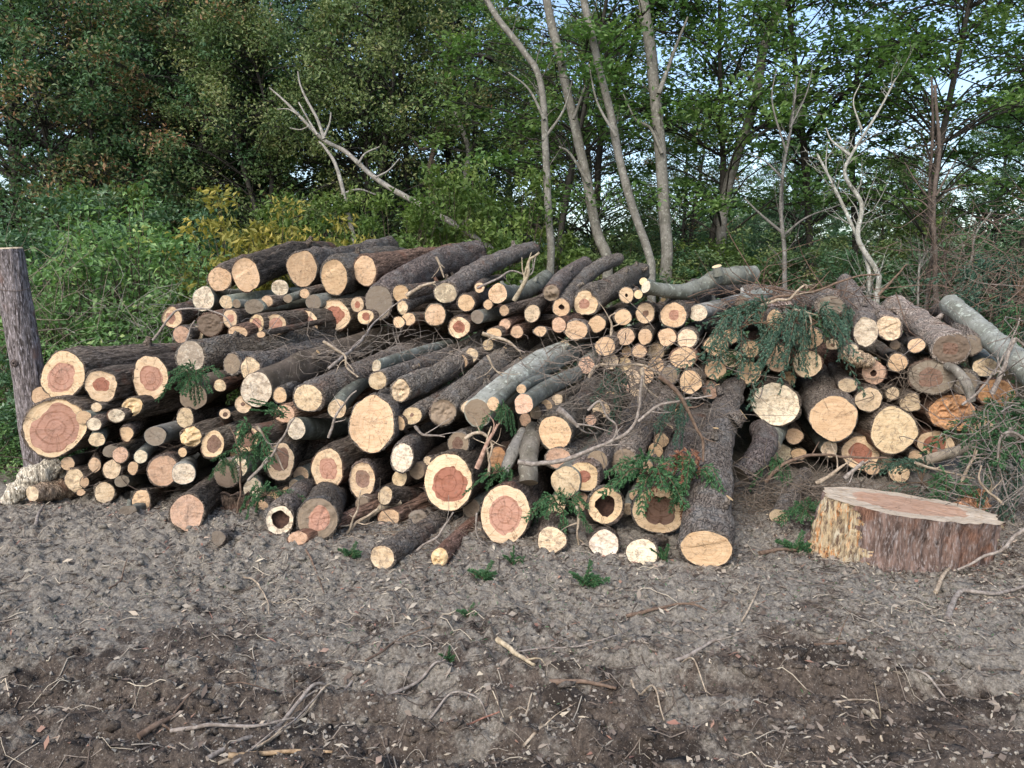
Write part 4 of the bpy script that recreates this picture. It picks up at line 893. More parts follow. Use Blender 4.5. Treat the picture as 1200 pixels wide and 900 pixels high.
# fallen dead tree, bleached
def dead(name, label, parts, Yd, group=None):
    P0 = at(*parts[0][0][0], Yd); root = empty(name, T(P0)); m = Yd / FPX
    for q, (pts, rad) in enumerate(parts):
        Q = np.array([at(px, py, Yd + .06 * i + (.1 if q else 0)) for i, (px, py) in enumerate(pts)]) - P0; QQ = resample(Q, 8 * len(Q)); mb = MB()
        rr = np.interp(np.linspace(0, 1, len(QQ)), np.linspace(0, 1, len(rad)), rad) * m * (1 + .12 * noise(QQ * 9, 3)); addtube(mb, QQ, rr, 9)
        mb.build('trunk' if q == 0 else 'branch', BARK['smooth'], root, color=(.3, .28, .25, 1))
    tag(root, label, 'branch', group)
dead('fallen_branch', 'bleached dead branch slanting down across the dark wood', [([(600,310),(540,268),(483,235),(460,222),(435,205),(405,178),(378,163),(350,135),(332,117),(316,103)], [4.2,4,3.8,3.4,3,2.4,1.8,.9]), ([(380,163),(372,140),(360,118),(352,100),(349,84)], [2,1.6,.8]), ([(372,158),(360,138),(350,120)], [1.3,.8]), ([(380,160),(386,145),(388,132)], [1.5,.8]), ([(420,192),(428,180),(445,172)], [1.4,.8]), ([(350,135),(338,128),(325,128)], [1,.5]), ([(440,208),(455,200),(468,186)], [1.2,.6]), ([(362,148),(352,152),(340,150)], [.9,.5])], 10.7)
dead('fallen_branch', 'second darker dead branch dropping below the bleached one', [([(420,300),(408,250),(400,215),(392,190),(380,172),(374,166)], [3,2.8,2.6,2.3,2,1.2]), ([(400,228),(420,222),(440,228)], [1.6,.8])], 10.6)

# ------------------------------------------------------------------ bent logs, poles and stubs
def bent(name, pts, Yd, rad, bark, label, face=('T', .2), cat='log', group='felled logs of the pile', ends=(1, 1), stubs=(), nseg=22, color=None, dY=0.0, disp=1.0):
    Ys = Yd if isinstance(Yd, (list, tuple)) else [Yd] * len(pts)
    W_ = np.array([at(px, py, y_) for (px, py), y_ in zip(pts, Ys)]); P0 = W_[0].copy(); root = empty(name, T(P0)); m = np.mean(Ys) / FPX
    nn = 9 * len(pts); Q = resample(W_ - P0, nn); R = np.interp(np.linspace(0, 1, nn), np.linspace(0, 1, len(rad)), rad) * m
    v, f = tube(Q, R, nseg); vr = v[:-2]; ctr = np.repeat(Q, nseg, 0); d = vr - ctr; d /= np.linalg.norm(d, axis=1)[:, None]
    amp = np.repeat(R, nseg)[:, None] * .09 * disp; vr = vr + d * amp * fbm(vr * 30 + pts[0][0], 3, 4)[:, None]; f = f[:-2 * nseg]
    bk, bcol = BC[bark]; mb = MB(); mb.add(vr, f); mb.build('bark', BARK[bk], root, color=(*(color or bcol), 1))
    for e, ring, cen in ((0, vr[:nseg], Q[0]), (1, vr[-nseg:], Q[-1])):
        fc = MB(); th = np.arange(nseg) * 2 * math.pi / nseg; lay = [ring * f_ + cen * (1 - f_) for f_ in (1, .66, .33, .0)]; U = [np.stack([np.cos(th), np.sin(th)], -1) * f_ for f_ in (1, .66, .33, 0)]
        j = np.arange(nseg); k_ = (j + 1) % nseg; i = np.arange(3)[:, None] * nseg
        q = np.stack([i + j, i + nseg + j, i + nseg + k_, i + k_], -1).reshape(-1, 4); q = q if e == 0 else q[:, ::-1]
        fc.add(np.concatenate(lay), q, uv=np.concatenate(U)); fn = FACE[face[0]] if ends[e] else FACE['G']
        fc.build('cut_face' if ends[e] else 'broken_end', CUT, root, color=(*fn, face[1] if ends[e] else .7))
    for (sx, sy), (tx, ty), sr, *dy in stubs:
        y0 = Ys[len(Ys) // 2]; a, b = at(sx, sy, y0) - P0, at(tx, ty, y0 - (dy[0] if dy else .03)) - P0; mb = MB(); v_, f_ = tube([a, (a + b) / 2, b], [sr * m * 1.2, sr * m, sr * m], 12); mb.add(v_[:-2], f_[:-24])
        sb = mb.build('branch_stub', BARK[bk], root, color=(*(color or bcol), 1)); fc = MB(); fc.add(np.vstack([v_[24:36], b]), np.array([[q_, (q_ + 1) % 12, 12] for q_ in range(12)])); fc.build('stub_end', CUT, sb, color=(.7, .55, .34, .2))
    return tag(root, label, cat, group)
bent('bent_log', [(757,336),(775,340),(800,342),(822,335),(838,326),(860,323),(882,322)], [6.12,6.2,6.35,6.5,6.6,6.7,6.9], [7,8,9,9,10,11,11], 's', 'curved grey green branch wood with pale cut tips lying along the skyline', ('W', .1), stubs=[((762,340),(748,345),5,.3), ((762,333),(754,330),4.5,.3), ((842,322),(840,312),5.5,.02), ((776,346),(777,351),3,.05)])
bent('bent_log', [(868,556),(882,543),(893,528),(897,513),(890,503)], [5.45,5.5,5.6,5.8,6.0], [12,14,15,15,13], 'p', 'arched dark log standing between the long pine and the whitish sawn grey log', ('G', .6), color=(.12,.1,.09))
bent('log', [(903,522),(906,512),(912,502)], [5.75,5.95,6.3], [11,12,12], 's', 'upright grey end pressed behind the arched dark log', ('G', .5))
bent('bent_branch', [(1138,470),(1136,458),(1130,445),(1120,434),(1108,428)], [5.75,5.75,5.78,5.85,6.0], [5,5.5,5.5,5.5,5], 'l', 'short crooked grey branch hanging over the dull grey end', ('W', .3), color=(.24,.22,.19))
bent('grey_pole', [(1245,470),(1200,430),(1160,396),(1130,370),(1112,355)], [5.2,5.5,5.95,6.3,6.55], [15,14,13,12.5,12], 'l', 'long pale grey pole sloping over the right end of the pile', ('G', .5), color=(.27,.28,.25))
bent('scaly_pole', [(912,606),(922,590),(934,572),(944,556)], [4.9,5.05,5.25,5.45], [10,11,10,10], 'p', 'short scaly pole lying on the soil left of the big stump', ('P', .3), ends=(1, 0))
bent('bent_branch', [(1068,547),(1085,540),(1110,532),(1142,524)], [5.6,5.6,5.6,5.65], [6,6.5,6.5,6], 'l', 'beige stick as thick as an arm lying level behind the big stump', ('W', .2), color=(.3,.25,.19))
bent('log', [(619,566),(619,545),(621,522),(626,503)], [4.78,4.85,5.0,5.2], [11,11,11,11], 'o', 'upright grey stub with rough end hanging over the largest face', ('D', .7), color=(.19,.17,.14))
bent('wood_sliver', [(590,556),(598,537),(606,520),(613,504)], [4.9,4.95,5.05,5.15], [5,8,8,5], 'l', 'flat grey sliver standing left of the upright grey stub', ('G', .5), cat='wood piece', group='loose wood pieces', nseg=8, color=(.3,.28,.25))
bent('bent_branch', [(440,668),(405,637),(425,610),(442,597),(470,588)], [4.65,4.8,4.85,4.9,4.95], [1.5,4,5,5,4], 'l', 'splintered pale branch bundle at the foot of the dirty yellow end', ('W', .2), cat='branch', group='loose branches on the pile', color=(.36,.29,.21), nseg=8, disp=3)
bent('log', [(985,412),(1003,420),(1020,424)], [5.95,5.95,6.0], [6,10,8], 'y', 'ragged beige splinter chunk in front of the red brown peeling end', ('P', .3), ends=(0, 0), color=(.45,.34,.22), disp=3)
bent('bleached_snag', [(6,590),(25,570),(45,556),(72,545)], [5.3,5.35,5.4,5.5], [7,12,14,9], 'c', 'bleached torn wood slanting to the soil below the leaning post', ('W', .4), cat='wood piece', group='loose wood pieces', ends=(0, 0), color=(.5,.44,.34), disp=3.5, nseg=20)
bent('bleached_snag', [(38,578),(60,575),(92,572)], [5.25,5.4,5.6], [9,13,11], 'r', 'brown torn log foot next to the bleached wood', ('P', .5), cat='wood piece', group='loose wood pieces', color=(.3,.22,.15), disp=2)
bent('log', [(902,341),(885,350),(870,356)], [6.9,6.7,6.5], [7,9,9], 'l', 'forked stub on the far end of the whitish grey log', ('G', .6), ends=(0, 0), color=(.27,.28,.25))

# ------------------------------------------------------------------ leaning post
def post():
    a, b = at(54, 585, 5.85), at(8, 292, 5.75); root = empty('wooden_post', T(a)); Q = resample(np.array([a * 0 - [0, 0, .1], (b - a) * .5 + [.015, 0, 0], b - a]), 90); n = 64
    R = np.linspace(17.5, 16.5, 90) * 5.8 / FPX; v, f = tube(Q, R, n); vr = v[:-2]; ctr = np.repeat(Q, n, 0); d = (vr - ctr) / np.linalg.norm(vr - ctr, axis=1)[:, None]
    q = vr * np.array([42, 42, 2.2]); amp = .006 * fbm(q, 3, 8) + .006 * noise(vr * np.array([12, 12, 1.5]), 9); vr = vr + d * amp[:, None]
    mb = MB(); mb.add(vr, f[:-2 * n]); mb.build('shaft', BARK['cedar'], root, color=(.19, .165, .16, 1))
    fc = MB(); th = np.arange(n) * 2 * math.pi / n; ring = vr[-n:]; c = Q[-1]; lay = [ring * k + c * (1 - k) + np.array([0, 0, .012 * (k < 1)]) * k for k in (1, .9, .5, 0)]; U = np.concatenate([np.stack([np.cos(th), np.sin(th)], -1) * k for k in (1, .9, .5, 0)])
    j = np.arange(n); k_ = (j + 1) % n; i = np.arange(3)[:, None] * n; fc.add(np.concatenate(lay), np.stack([i + j, i + k_, i + n + k_, i + n + j], -1).reshape(-1, 4), uv=U); fc.build('sawn_top', CUT, root, color=(.5, .42, .3, .5))
    # a rusty wire loop and a knot
    P = Q[76]; tt = Q[77] - Q[76]; tt /= np.linalg.norm(tt); u = np.cross(tt, [0, 1, 0]); u /= np.linalg.norm(u); w = np.cross(tt, u); wr = MB(); an = np.linspace(0, 2 * math.pi, 40)
    loop = P + (u * np.cos(an)[:, None] + w * np.sin(an)[:, None]) * (R[76] + .006) + tt * .012 * np.sin(an * 2)[:, None]; addtube(wr, loop, .002, 5); wr.build('wire_loop', TWIG, root, color=(.2, .15, .12, 1))
    kn = MB(); p = Q[52] + np.array([-.02, -R[52], 0]) * 1; s, fs = tube([p + [0, .02, 0], p + [0, -.012, 0], p + [0, -.016, 0]], [.035, .026, .008], 14); kn.add(s, fs); kn.build('knot', BARK['cedar'], root, color=(.09, .07, .06, 1))
    tag(root, 'weathered grey post leaning at the left edge, wire looped round its top', 'post')
post()

# ------------------------------------------------------------------ the big stump
def stump():
    n, mrow = 300, 46; cx, cy = at(1050, 640, 4.42)[0], 4.44; th = np.arange(n) * 2 * math.pi / n; ct, st_ = np.cos(th), np.sin(th); root = empty('tree_stump', T((cx, cy, 0)))
    circ = np.stack([ct, st_, ct * 0], -1)
    shape = 1 + .07 * noise(circ * 1.6, 61) + .05 * noise(circ * 3.5, 62)
    flute = -.085 * np.abs(noise(circ * 5.5, 63)) - .035 * np.abs(noise(circ * 13, 64))
    RX, RY = .57, .37
    tilt = lambda x, y: .295 - .125 * x - .03 * y
    V = []
    for i in range(mrow):
        t = i / (mrow - 1); fl = 1 + .0 * t
        g_ = shape + flute * (1 - .25 * t) + .10 * (1 - t) ** 2 * (.4 + .8 * np.clip(noise(circ * 2.4, 66), 0, 1)) - .03 * math.sin(math.pi * t)
        left = np.exp(-((th - math.pi) / .6) ** 2); g_ = g_ + left * (.05 - .12 * t)
        x, y = RX * ct * g_ * (1 - .05 * t) + .05 * t, RY * st_ * g_; zt = tilt(x, y) + .006 * noise(circ * 7, 67); zb = -.08
        q = np.stack([x * 20, y * 20, np.full(n, t * 1.8)], -1); d = 1 + (.04 * fbm(q, 3, 68) + .02 * noise(np.stack([x * 9, y * 9, np.full(n, t * 2.5)], -1), 73) + .016 * noise(np.stack([x * 90, y * 90, np.full(n, t * 3)], -1), 69)) * (1 - .8 * (t > .985))
        V.append(np.stack([x * d, y * d, zb + (zt - zb) * t], -1))
    V = np.array(V); mb = MB(); j = np.arange(n); k = (j + 1) % n; i = np.arange(mrow - 1)[:, None] * n; q = np.stack([i + j, i + k, i + n + k, i + n + j], -1)
    # the left shoulder and the right corner are stripped of bark
    ang = np.degrees(th) % 360; col0 = (ang > 183) & (ang < 226); col1 = (ang > 318) & (ang < 330)
    def sel(mask): return q[mask].reshape(-1, 4)
    jr = 7 * noise(np.stack([np.arange(mrow - 1) * .35, np.arange(mrow - 1) * 0 + 3., np.arange(mrow - 1) * 0.], -1), 1)[:, None] + 3.5 * noise(np.stack(np.broadcast_arrays(np.arange(mrow - 1)[:, None] * .9, ang[None] * .5, 0.), -1), 2); sk = 16 * (1 - np.linspace(0, 1, mrow - 1))[:, None]
    col0 = (ang[None] > 180 + jr * .5) & (ang[None] < 222 + jr + sk); col1 = (ang[None] > 322 + jr * .6) & (ang[None] < 332 + jr * .6)
    mb.add(V.reshape(-1, 3), sel(~(col0 | col1))); mb.build('bark', STB, root, color=(.2, .135, .11, 1))
    for nm, msk in (('stripped_wood', col0), ('stripped_corner', col1)):
        w = MB(); VV = V.copy(); VV[:, :, :2] *= 1 - .02 * (np.abs(noise(VV * 22, 3)) > .3)[:, :, None]; VV[:, 0] = V[:, 0]; w.add(VV.reshape(-1, 3), sel(msk)); w.build(nm, STW, root, color=(.6, .4, .18, 1))
    top = V[-1]; ce = top.mean(0); h_ = .66 + .06 * noise(circ * 2.5, 71); hx = h_[:, None]
    def lay(fr): 
        p = ce + (top - ce) * fr[:, None]; p[:, 2] += .004 * noise(p * 30, 5) * (fr < .99); return p
    def uvl(fr): return np.stack([ct, st_], -1) * fr[:, None]
    fc = MB(); L_ = [np.ones(n), h_ + (1 - h_) * .66, h_ + (1 - h_) * .33, h_]; i3 = np.arange(3)[:, None] * n; qq = np.stack([i3 + j, i3 + k, i3 + n + k, i3 + n + j], -1).reshape(-1, 4)
    fc.add(np.concatenate([lay(a) for a in L_]), qq, uv=np.concatenate([uvl(a) for a in L_])); cf = fc.build('cut_face', CUT, root, color=(.5, .42, .32, .35))
    hm = MB(); L_ = [h_ * a for a in (1, .8, .55, .3, .0)]; i4 = np.arange(4)[:, None] * n; qq = np.stack([i4 + j, i4 + k, i4 + n + k, i4 + n + j], -1).reshape(-1, 4)
    hm.add(np.concatenate([lay(a) for a in L_]), qq, uv=np.concatenate([uvl(a) for a in L_])); hm.build('heartwood', CUT, cf, color=(.45, .29, .2, .3))
    tag(root, 'big squat stump with fluted red brown bark and orange stripped side', 'stump')
N = NT('stump_bark'); v1 = N.coords((1, 1, .22)); v2 = N.coords(); s1 = N.noise(v1, 26, 5, .7, .4); s2 = N.noise(v1, 90, 4, .7); bg_ = N.noise(v2, 5, 4)
c = N.mix(N.ramp(s1, [(.34, 0.0), (.62, 1.0)]), (.035, .023, .018), (.23, .155, .125)); c = N.mix(N.ramp(s2, [(.5, 0.0), (.66, .85)]), c, (.33, .29, .27)); c = N.mix(N.ramp(bg_, [(.54, 0.0), (.64, .7)]), c, N.mix(N.ramp(s2, [(.35, 0.0), (.6, 1.0)]), (.06, .025, .015), (.24, .11, .06))); N.col(c); N.bump(N.math('ADD', s1, N.math('MULTIPLY', s2, .5)), 1, .02); STB = N.m
N = NT('stripped_wood'); v1 = N.coords((1, 1, .16)); s1 = N.noise(v1, 30, 6, .75); s2 = N.noise(v1, 70, 4, .7)
c = N.mix(N.ramp(s1, [(.38, 0.0), (.5, 1.0)]), (.1, .06, .04), (.46, .36, .22)); c = N.mix(N.ramp(s1, [(.52, 0.0), (.6, .9)]), c, (.48, .2, .06)); c = N.mix(N.ramp(s2, [(.52, 0.0), (.66, .8)]), c, (.55, .5, .38)); c = N.mix(N.ramp(s2, [(.36, .9), (.46, 0.0)]), c, (.08, .05, .04)); N.col(c); N.bump(N.math('ADD', s1, s2), 1, .015); STW = N.m
stump()
r_ = np.random.default_rng(5); mb = MB(); a_ = r_.uniform(0, 6.283, 900); e_ = 1.04 + np.abs(r_.normal(size=900)) * .12; cx_, cy_ = at(1050, 640, 4.42)[0], 4.44
x = cx_ + .6 * np.cos(a_) * e_; y = cy_ + .4 * np.sin(a_) * e_; P = np.stack([x, y, gz(x, y) + .006 + .03 * r_.random(900) * (e_ < 1.1)], -1); leaves(mb, P, .022, r_, .7, r_.random(900) ** 1.3, .45)
STUMP_CHIPS = mb

# ------------------------------------------------------------------ slabs and chips of wood
def slab(name, px, py, Yd, w, h, d, rot, color, label, cat='wood piece', mat=None, rough=.1):
    r_ = np.random.default_rng(int(px)); n = 10; mb = MB(); gx_, gy_ = np.meshgrid(np.linspace(-1, 1, n), np.linspace(-1, 1, n), indexing='ij')
    out = 1 + rough * r_.normal(size=gx_.shape) * (np.maximum(abs(gx_), abs(gy_)) > .95)
    for s in (1, -1):
        P = np.stack([gx_ * out * w / 2, s * d / 2 * (1 - .5 * gx_ ** 2) + .1 * d * r_.normal(size=gx_.shape), gy_ * out * h / 2], -1).reshape(-1, 3); ix = np.arange(n * n).reshape(n, n); q = np.stack([ix[:-1, :-1], ix[1:, :-1], ix[1:, 1:], ix[:-1, 1:]], -1).reshape(-1, 4); mb.add(P, q if s < 0 else q[:, ::-1])
    o = n * n; b = [*range(n)] + [n * k + n - 1 for k in range(1, n)] + [n * (n - 1) + k for k in range(n - 2, -1, -1)] + [n * k for k in range(n - 2, 0, -1)]; b = [(i % n) * n + i // n if False else i for i in b]
    mb2 = MB(); V = np.concatenate(mb.v); e = np.array(b); e2 = np.roll(e, -1); mb2.add(V, np.concatenate([mb.f[0], mb.f[1], np.stack([e, e2, e2 + o, e + o], -1)]))
    M = T(at(px, py, Yd)) @ Matrix.Rotation(rot[2], 4, 'Z') @ Matrix.Rotation(rot[0], 4, 'X') @ Matrix.Rotation(rot[1], 4, 'Y')
    ob = mb2.build(name, mat or ROUGHW, None, color=(*color, 1)); ob.matrix_world = M; return tag(ob, label, cat, 'loose wood pieces')
slab('wood_slab', 277, 597, 4.98, .17, .22, .07, (.0, .06, .2), (.1, .07, .05), 'dark squared slab with pale edges standing left of the white ended grey log', mat=BARK['cedar'])
slab('bark_slab', 1138, 592, 4.85, .28, .13, .035, (-.5, -.35, .2), (.3, .15, .08), 'orange brown slab of bark leaning behind the right end of the big stump', mat=BARK['cedar'])
slab('bark_slab', 1107, 688, 3.98, .09, .03, .02, (-.9, .5, .3), (.36, .2, .15), 'pinkish chip of bark on the soil in front of the big stump', mat=BARK['cedar'])
slab('bark_slab', 573, 702, 3.85, .16, .035, .012, (-1.3, .05, .1), (.33, .22, .18), 'long pinkish strip of bark lying flat on the soil below the torn tipped log', mat=BARK['cedar'])
slab('bark_slab', 795, 345, 6.7, .22, .07, .03, (-.8, .1, .3), (.2, .13, .1), 'flat bark pieces lying on the stack top behind the curved grey branch', mat=BARK['cedar'])
slab('bark_slab', 905, 355, 6.3, .3, .1, .03, (-.9, -.05, .1), (.26, .2, .17), 'grey brown sheet of bark over the cedar sprig', mat=BARK['cedar'])

# ------------------------------------------------------------------ twigs lying on pile and ground
def twig(pts, Yd, rad, color, label, name='twig', cat='branch', ground=False, side=2, wig=.006):
    r_ = np.random.default_rng(int(pts[0][0] * 7 + pts[0][1])); W_ = []
    for i, (px, py) in enumerate(pts):
        if ground:
            y_ = CAM_H / math.tan(PITCH + math.atan((py - 450) / FPX)); p = at(px, py, y_); p[2] = gz(p[0], p[1])[0] + .016 + .006 * (i % 2)
        else: p = at(px, py, Yd[i] if isinstance(Yd, (list, tuple)) else Yd)
        W_.append(p)
    W_ = np.array(W_); P0 = W_[0].copy(); n = 7 * len(pts); Q = resample(W_ - P0, n); m = abs(P0[1]) / FPX; Q = Q + wig * np.stack([noise(Q * 14 + k_, k_) for k_ in range(3)], -1)
    mb = MB(); R = np.linspace(rad, rad * .45, n) * m * (1 + .15 * noise(Q * 40, 2)); addtube(mb, Q, R, 8)
    for s in range(side):
        i = int(r_.integers(n // 5, n - 3)); dr = Q[min(n - 1, i + 2)] - Q[i - 2]; dr /= np.linalg.norm(dr) + 1e-9; d = dr * .8 + r_.normal(size=3) * np.array([.7, .3, .7]); d /= np.linalg.norm(d); l = r_.uniform(.06, .22)
        B = np.array([Q[i], Q[i] + d * l * .5 + r_.normal(size=3) * .01, Q[i] + d * l + r_.normal(size=3) * .025]); addtube(mb, resample(B, 7), np.linspace(R[i] * .6, R[i] * .2, 7), 5)
    o = mb.build(name, TWIG, None, color=(*color, 1)); o.location = Vector([float(c) for c in P0]); return tag(o, label, cat, 'loose branches on the ground' if ground else 'loose branches on the pile')
PA, BR, GY = (.46, .38, .28), (.2, .14, .1), (.33, .29, .25)
for a in [
 ([(608,540),(630,544),(655,540),(690,528),(722,515),(741,500),(749,475),(753,440)], 4.62, 3.2, GY, 'long bent pale branch curling up past the squarish tan face'),
 ([(749,493),(771,475),(800,469),(834,463)], 4.62, 2, GY, 'thin branch arching right from the bend of the long pale branch'),
 ([(773,440),(790,455),(803,475),(814,498),(824,517),(825,541)], 4.6, 3, BR, 'brown twig hanging in front of the knobbly log and long pine'),
 ([(380,399),(395,410),(404,418),(406,430),(419,442)], 5.15, 2, PA, 'pale wavy twig on the slant pile left of the little white tip'),
 ([(386,431),(400,419),(415,407),(430,390),(441,375),(470,352)], [5.2,5.3,5.5,5.8,6.1,6.2], 2, GY, 'straight grey twig crossing up to the thin crooked log'),
 ([(691,442),(697,430),(708,427),(730,428),(754,428),(772,438),(790,458)], 5.4, 2.2, PA, 'pale looping twig over the brush below the clean round ends'),
 ([(717,393),(716,380),(714,372),(721,367)], 6.0, 1.8, PA, 'small curled pale twig in front of the pear shaped end'),
 ([(753,430),(753,445),(751,464)], 5.1, 3, PA, 'short whitish stick standing upright in the brush'),
 ([(1163,461),(1172,440),(1182,415),(1189,397),(1196,401),(1206,410)], 5.5, 3, GY, 'bent grey stick crossing in front of the rough orange round end'),
 ([(1128,474),(1150,455),(1175,420),(1196,372)], 5.6, 1.6, GY, 'long thin stem rising over the pale barked log'),
 ([(957,566),(972,557),(989,544)], 5.1, 3.2, PA, 'pale stick slanting in front of the red hearted log'),
 ([(990,560),(1001,550),(1012,540)], 5.0, 3.2, GY, 'short grey stick beside the pale slanting one, behind the stump'),
 ([(898,564),(912,548),(930,538),(962,533),(1000,536),(1040,537)], 5.2, 2.4, BR, 'long brown twig bowed across the front of the small ringed ends'),
 ([(1073,541),(1095,550),(1120,555),(1142,561)], 5.0, 1.8, PA, 'pale twig leaning across the level beige stick'),
 ([(1125,570),(1133,550),(1145,527)], 5.0, 2.4, PA, 'pale upright stick behind the right end of the stump'),
 ([(1206,615),(1190,630),(1172,645),(1150,654),(1122,668)], 4.0, 2.6, GY, 'long grey twig coming in from the right over the stump bark'),
 ([(1176,590),(1158,575),(1148,560),(1150,545)], 4.6, 2, PA, 'pale forked twig above the right corner of the stump'),
 ([(1206,520),(1192,508),(1180,506),(1172,515),(1170,540),(1178,575)], 4.8, 2, GY, 'hooked twig in front of the green needles at the right edge'),
 ([(454,678),(466,664),(479,651),(496,640),(513,628),(524,610),(532,600)], 4.35, 2.2, GY, 'grey twig bowed in front of the logs lying on the soil'),
 ([(380,655),(400,632),(420,612),(443,596)], 4.6, 3, PA, 'pale splinter leaning beside the lobed orange end'),
 ([(386,660),(396,640),(408,622),(418,600),(423,575)], 4.58, 2, PA, 'thinner pale splinter left of the lobed orange end'),
 ([(487,498),(494,508),(503,510),(521,512)], 4.95, 2, GY, 'small grey twig above the bone white slanted end'),
 ([(546,513),(556,507),(566,508),(576,520),(572,540)], 4.8, 2.5, PA, 'frayed pale strip hanging beside the dirty ringed end'),
 ([(560,548),(566,530),(574,512),(584,498)], 4.8, 3.4, (.5,.33,.25), 'pinkish torn strip of wood below the smooth blue grey log'),
 ([(574,556),(572,535),(570,518),(576,500)], 4.8, 1.8, PA, 'thin pale fibre hanging next to the pinkish torn strip'),
 ([(180,398),(205,366),(235,362),(262,370),(272,385)], 6.3, 1.6, GY, 'thin arching twig in front of the lowest left rear stack log'),
 ([(208,425),(218,400),(228,375)], 6.2, 1.8, GY, 'straight thin twig behind the white blotched log end'),
 ([(262,640),(278,600),(282,560),(278,520),(270,500)], 4.85, 1.6, BR, 'thin dark upright twig in front of the narrow chalky end'),
 ([(292,562),(305,548),(318,535),(330,515),(345,490)], 4.85, 2, GY, 'grey twig slanting across the tilted brown hearted oval'),
 ([(302,498),(312,515),(322,530),(333,550)], 4.9, 2, PA, 'pale twig crossing the grey one at the tilted oval'),
 ([(386,512),(392,490),(402,474),(418,458)], 4.95, 1.8, GY, 'thin twig beside the huge bright tan face'),
 ([(560,337),(585,325),(600,318),(622,322),(628,300)], [6.1,6.2,6.3,6.35,6.4], 1.5, GY, 'thin twig over the bluish grey skyline log'),
 ([(603,352),(612,335),(618,322),(621,305),(632,296)], 6.1, 3, (.42,.36,.25), 'bleached bent strip standing on the bluish grey log'),
 ([(477,346),(492,336),(510,330)], 6.1, 2.6, PA, 'pale splinter lying over the clean tan oval log'),
 ([(512,300),(516,312),(520,325)], 6.6, 1.8, PA, 'short pale twig hanging from the long red brown log'),
 ([(566,390),(588,398),(598,402),(610,412)], 5.6, 2.6, PA, 'bone pale twig fork resting on the diagonal row'),
 ([(572,415),(578,430),(588,440)], 5.3, 1.6, PA, 'tiny curled twig between two diagonal scaly logs'),
 ([(892,357),(910,352),(925,350),(943,334),(946,337)], 6.0, 2.2, PA, 'bare twig raised above the cedar sprig with forked tip'),
 ([(892,352),(930,345),(960,340),(1000,325),(1030,322)], 6.05, 2, BR, 'long brown twig lying across the bark sheet to the leaning scaly log'),
 ([(930,362),(945,366),(950,378),(948,392)], 5.9, 1.8, PA, 'drooping pale twig over the draped wide end'),
 ([(1030,345),(1042,332),(1055,318),(1063,310)], 6.6, 1.8, BR, 'thin brown twig behind the top of the leaning scaly log'),
 ([(1185,500),(1172,530),(1166,560),(1160,590)], 4.9, 1.8, GY, 'thin grey stem at the right edge beside the bark slab'),
 ([(560,600),(558,620),(566,645)], 4.4, 1.4, GY, 'thin root like twig between the torn tipped log and the largest face'),
 ([(677,592),(678,612),(676,630),(680,645)], 4.5, 2, PA, 'pale twig hanging straight between cream faces of the bottom trio'),
 ([(655,478),(668,490),(677,500)], 4.85, 4.5, GY, 'short thick grey stick lying on the squarish faced log'),
 ([(690,480),(703,470),(712,490),(722,500),(716,520)], 4.8, 1.8, GY, 'wiry twig over the scaly log behind the squarish face'),
]: twig(*a)
